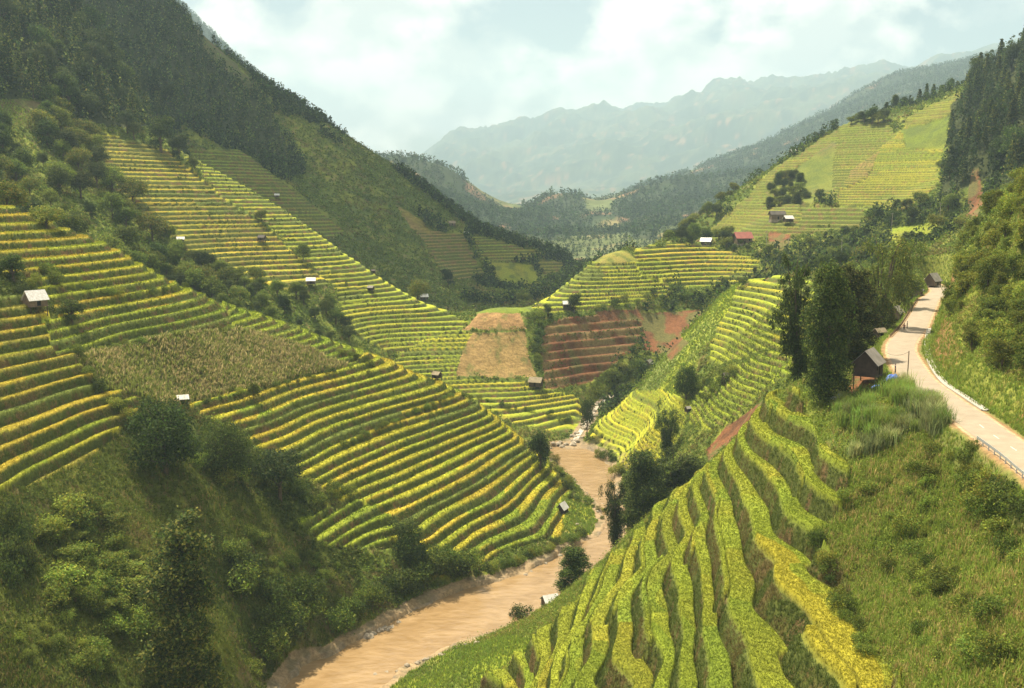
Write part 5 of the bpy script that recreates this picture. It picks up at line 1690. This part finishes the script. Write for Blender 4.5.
cl_r = flat_mat('rust_cloth', (.28, .09, .06), .9); cl_d = flat_mat('dark_cloth', (.03, .03, .045), .9); cl_b = flat_mat('brown_cloth', (.15, .09, .06), .9); cl_i = flat_mat('indigo_cloth', (.05, .055, .12), .9)
for u, v, rz, a, b_, lb in [(904, 331, R(150), cl_r, cl_d, 'person in rust red top standing at the road edge by the barrier'), (907, 329, R(-120), cl_b, cl_d, 'person in brown beside the rust red one at the road edge'),
                            (895, 374, R(60), cl_i, cl_d, 'person in dark blue at the road edge by the blue tarpaulin')]:
    person(at(u, v), rz, a, b_, lb)

# ------------------------------------------------------------------ stones
gr_ = np.random.default_rng(91)
ROCKS = []
for s_ in range(4):
    bm = bmesh.new(); bmesh.ops.create_icosphere(bm, subdivisions=3, radius=1)
    for w_ in bm.verts:
        c = w_.co; n_ = float(fbm(np.array([c.x * 1.3 + s_ * 9 + c.z]), np.array([c.y * 1.3 - c.z * .7]), 60 + s_, 3)[0])
        w_.co = c * (1 + .42 * n_)
        w_.co.z *= .62
    me = bpy.data.meshes.new('boulder'); bm.to_mesh(me); bm.free(); me.materials.append(M_STONE); ROCKS.append(me)


def rocks(pts, n, r, label, group, jit):
    P = np.array(pts, float)
    seg = np.r_[0, np.cumsum(np.hypot(*np.diff(P, axis=0).T))]
    for k in range(n):
        t = seg[-1] * (k + gr_.uniform(.1, .9)) / n
        p = hit(np.interp(t, seg, P[:, 0]) + gr_.normal() * jit, np.interp(t, seg, P[:, 1]) + gr_.normal() * jit * .5)
        if p.z < RIVER_Z - .6: p.z = RIVER_Z - .3
        o = bpy.data.objects.new('boulder', ROCKS[gr_.integers(4)]); COL.objects.link(o)
        s_ = gr_.uniform(*r); o.location = p + Vector((0, 0, s_ * .15)); o.scale = (s_ * gr_.uniform(.8, 1.4), s_, s_); o.rotation_euler = (0, 0, gr_.uniform(0, 6.28))
        tag(o, label, 'boulder', group)


rocks([(574, 445), (578, 436), (588, 424), (598, 408), (608, 398)], 34, (.5, 1.3), 'pale boulder in the small stream above the river bend', 'boulders in the side stream', 4)
rocks([(366, 640), (380, 633), (396, 626)], 12, (.5, 1.2), 'boulder at the foot of the shaded river bank', 'boulders under the shaded bank', 3)
rocks([(545, 452), (552, 446), (565, 444), (575, 446)], 12, (.6, 1.3), 'boulder on the shingle at the head of the river bend', 'boulders at the river bend', 2.5)
rocks([(376, 684), (400, 668), (440, 655), (480, 642)], 14, (.3, .7), 'stone on the gravel strip of the near river bank', 'stones on the near bank', 2)
rocks([(555, 560), (580, 546), (520, 578), (610, 500), (612, 475)], 12, (.4, .8), 'stone at the edge of the brown river', 'stones at the water edge', 2)
# thin bright run of the stream
wl2 = flat_mat('broken_water', (.62, .58, .50), .35, scale=.7, col2=(.40, .33, .24))
ST = np.array(STREAM); ST[:, 2] += .22
o = ribbon('stream', ST, [(-1.0, 0), (0, .06), (1.0, 0)], 0, wl2); o['kind'] = 'structure'
# ------------------------------------------------------------------ render settings
scene.render.engine = 'CYCLES'
scene.view_settings.view_transform = 'Standard'
scene.view_settings.look = 'None'
scene.view_settings.exposure = EXPOSURE
scene.view_settings.gamma = 1
scene.view_settings.use_curve_mapping = False
cy = scene.cycles
cy.use_denoising = True
cy.denoiser = 'OPENIMAGEDENOISE'
cy.denoising_input_passes = 'RGB_ALBEDO_NORMAL'
cy.denoising_prefilter = 'ACCURATE'
cy.max_bounces = 5
cy.diffuse_bounces = 2
cy.glossy_bounces = 2
cy.transmission_bounces = 3
cy.volume_bounces = 0
cy.transparent_max_bounces = 8
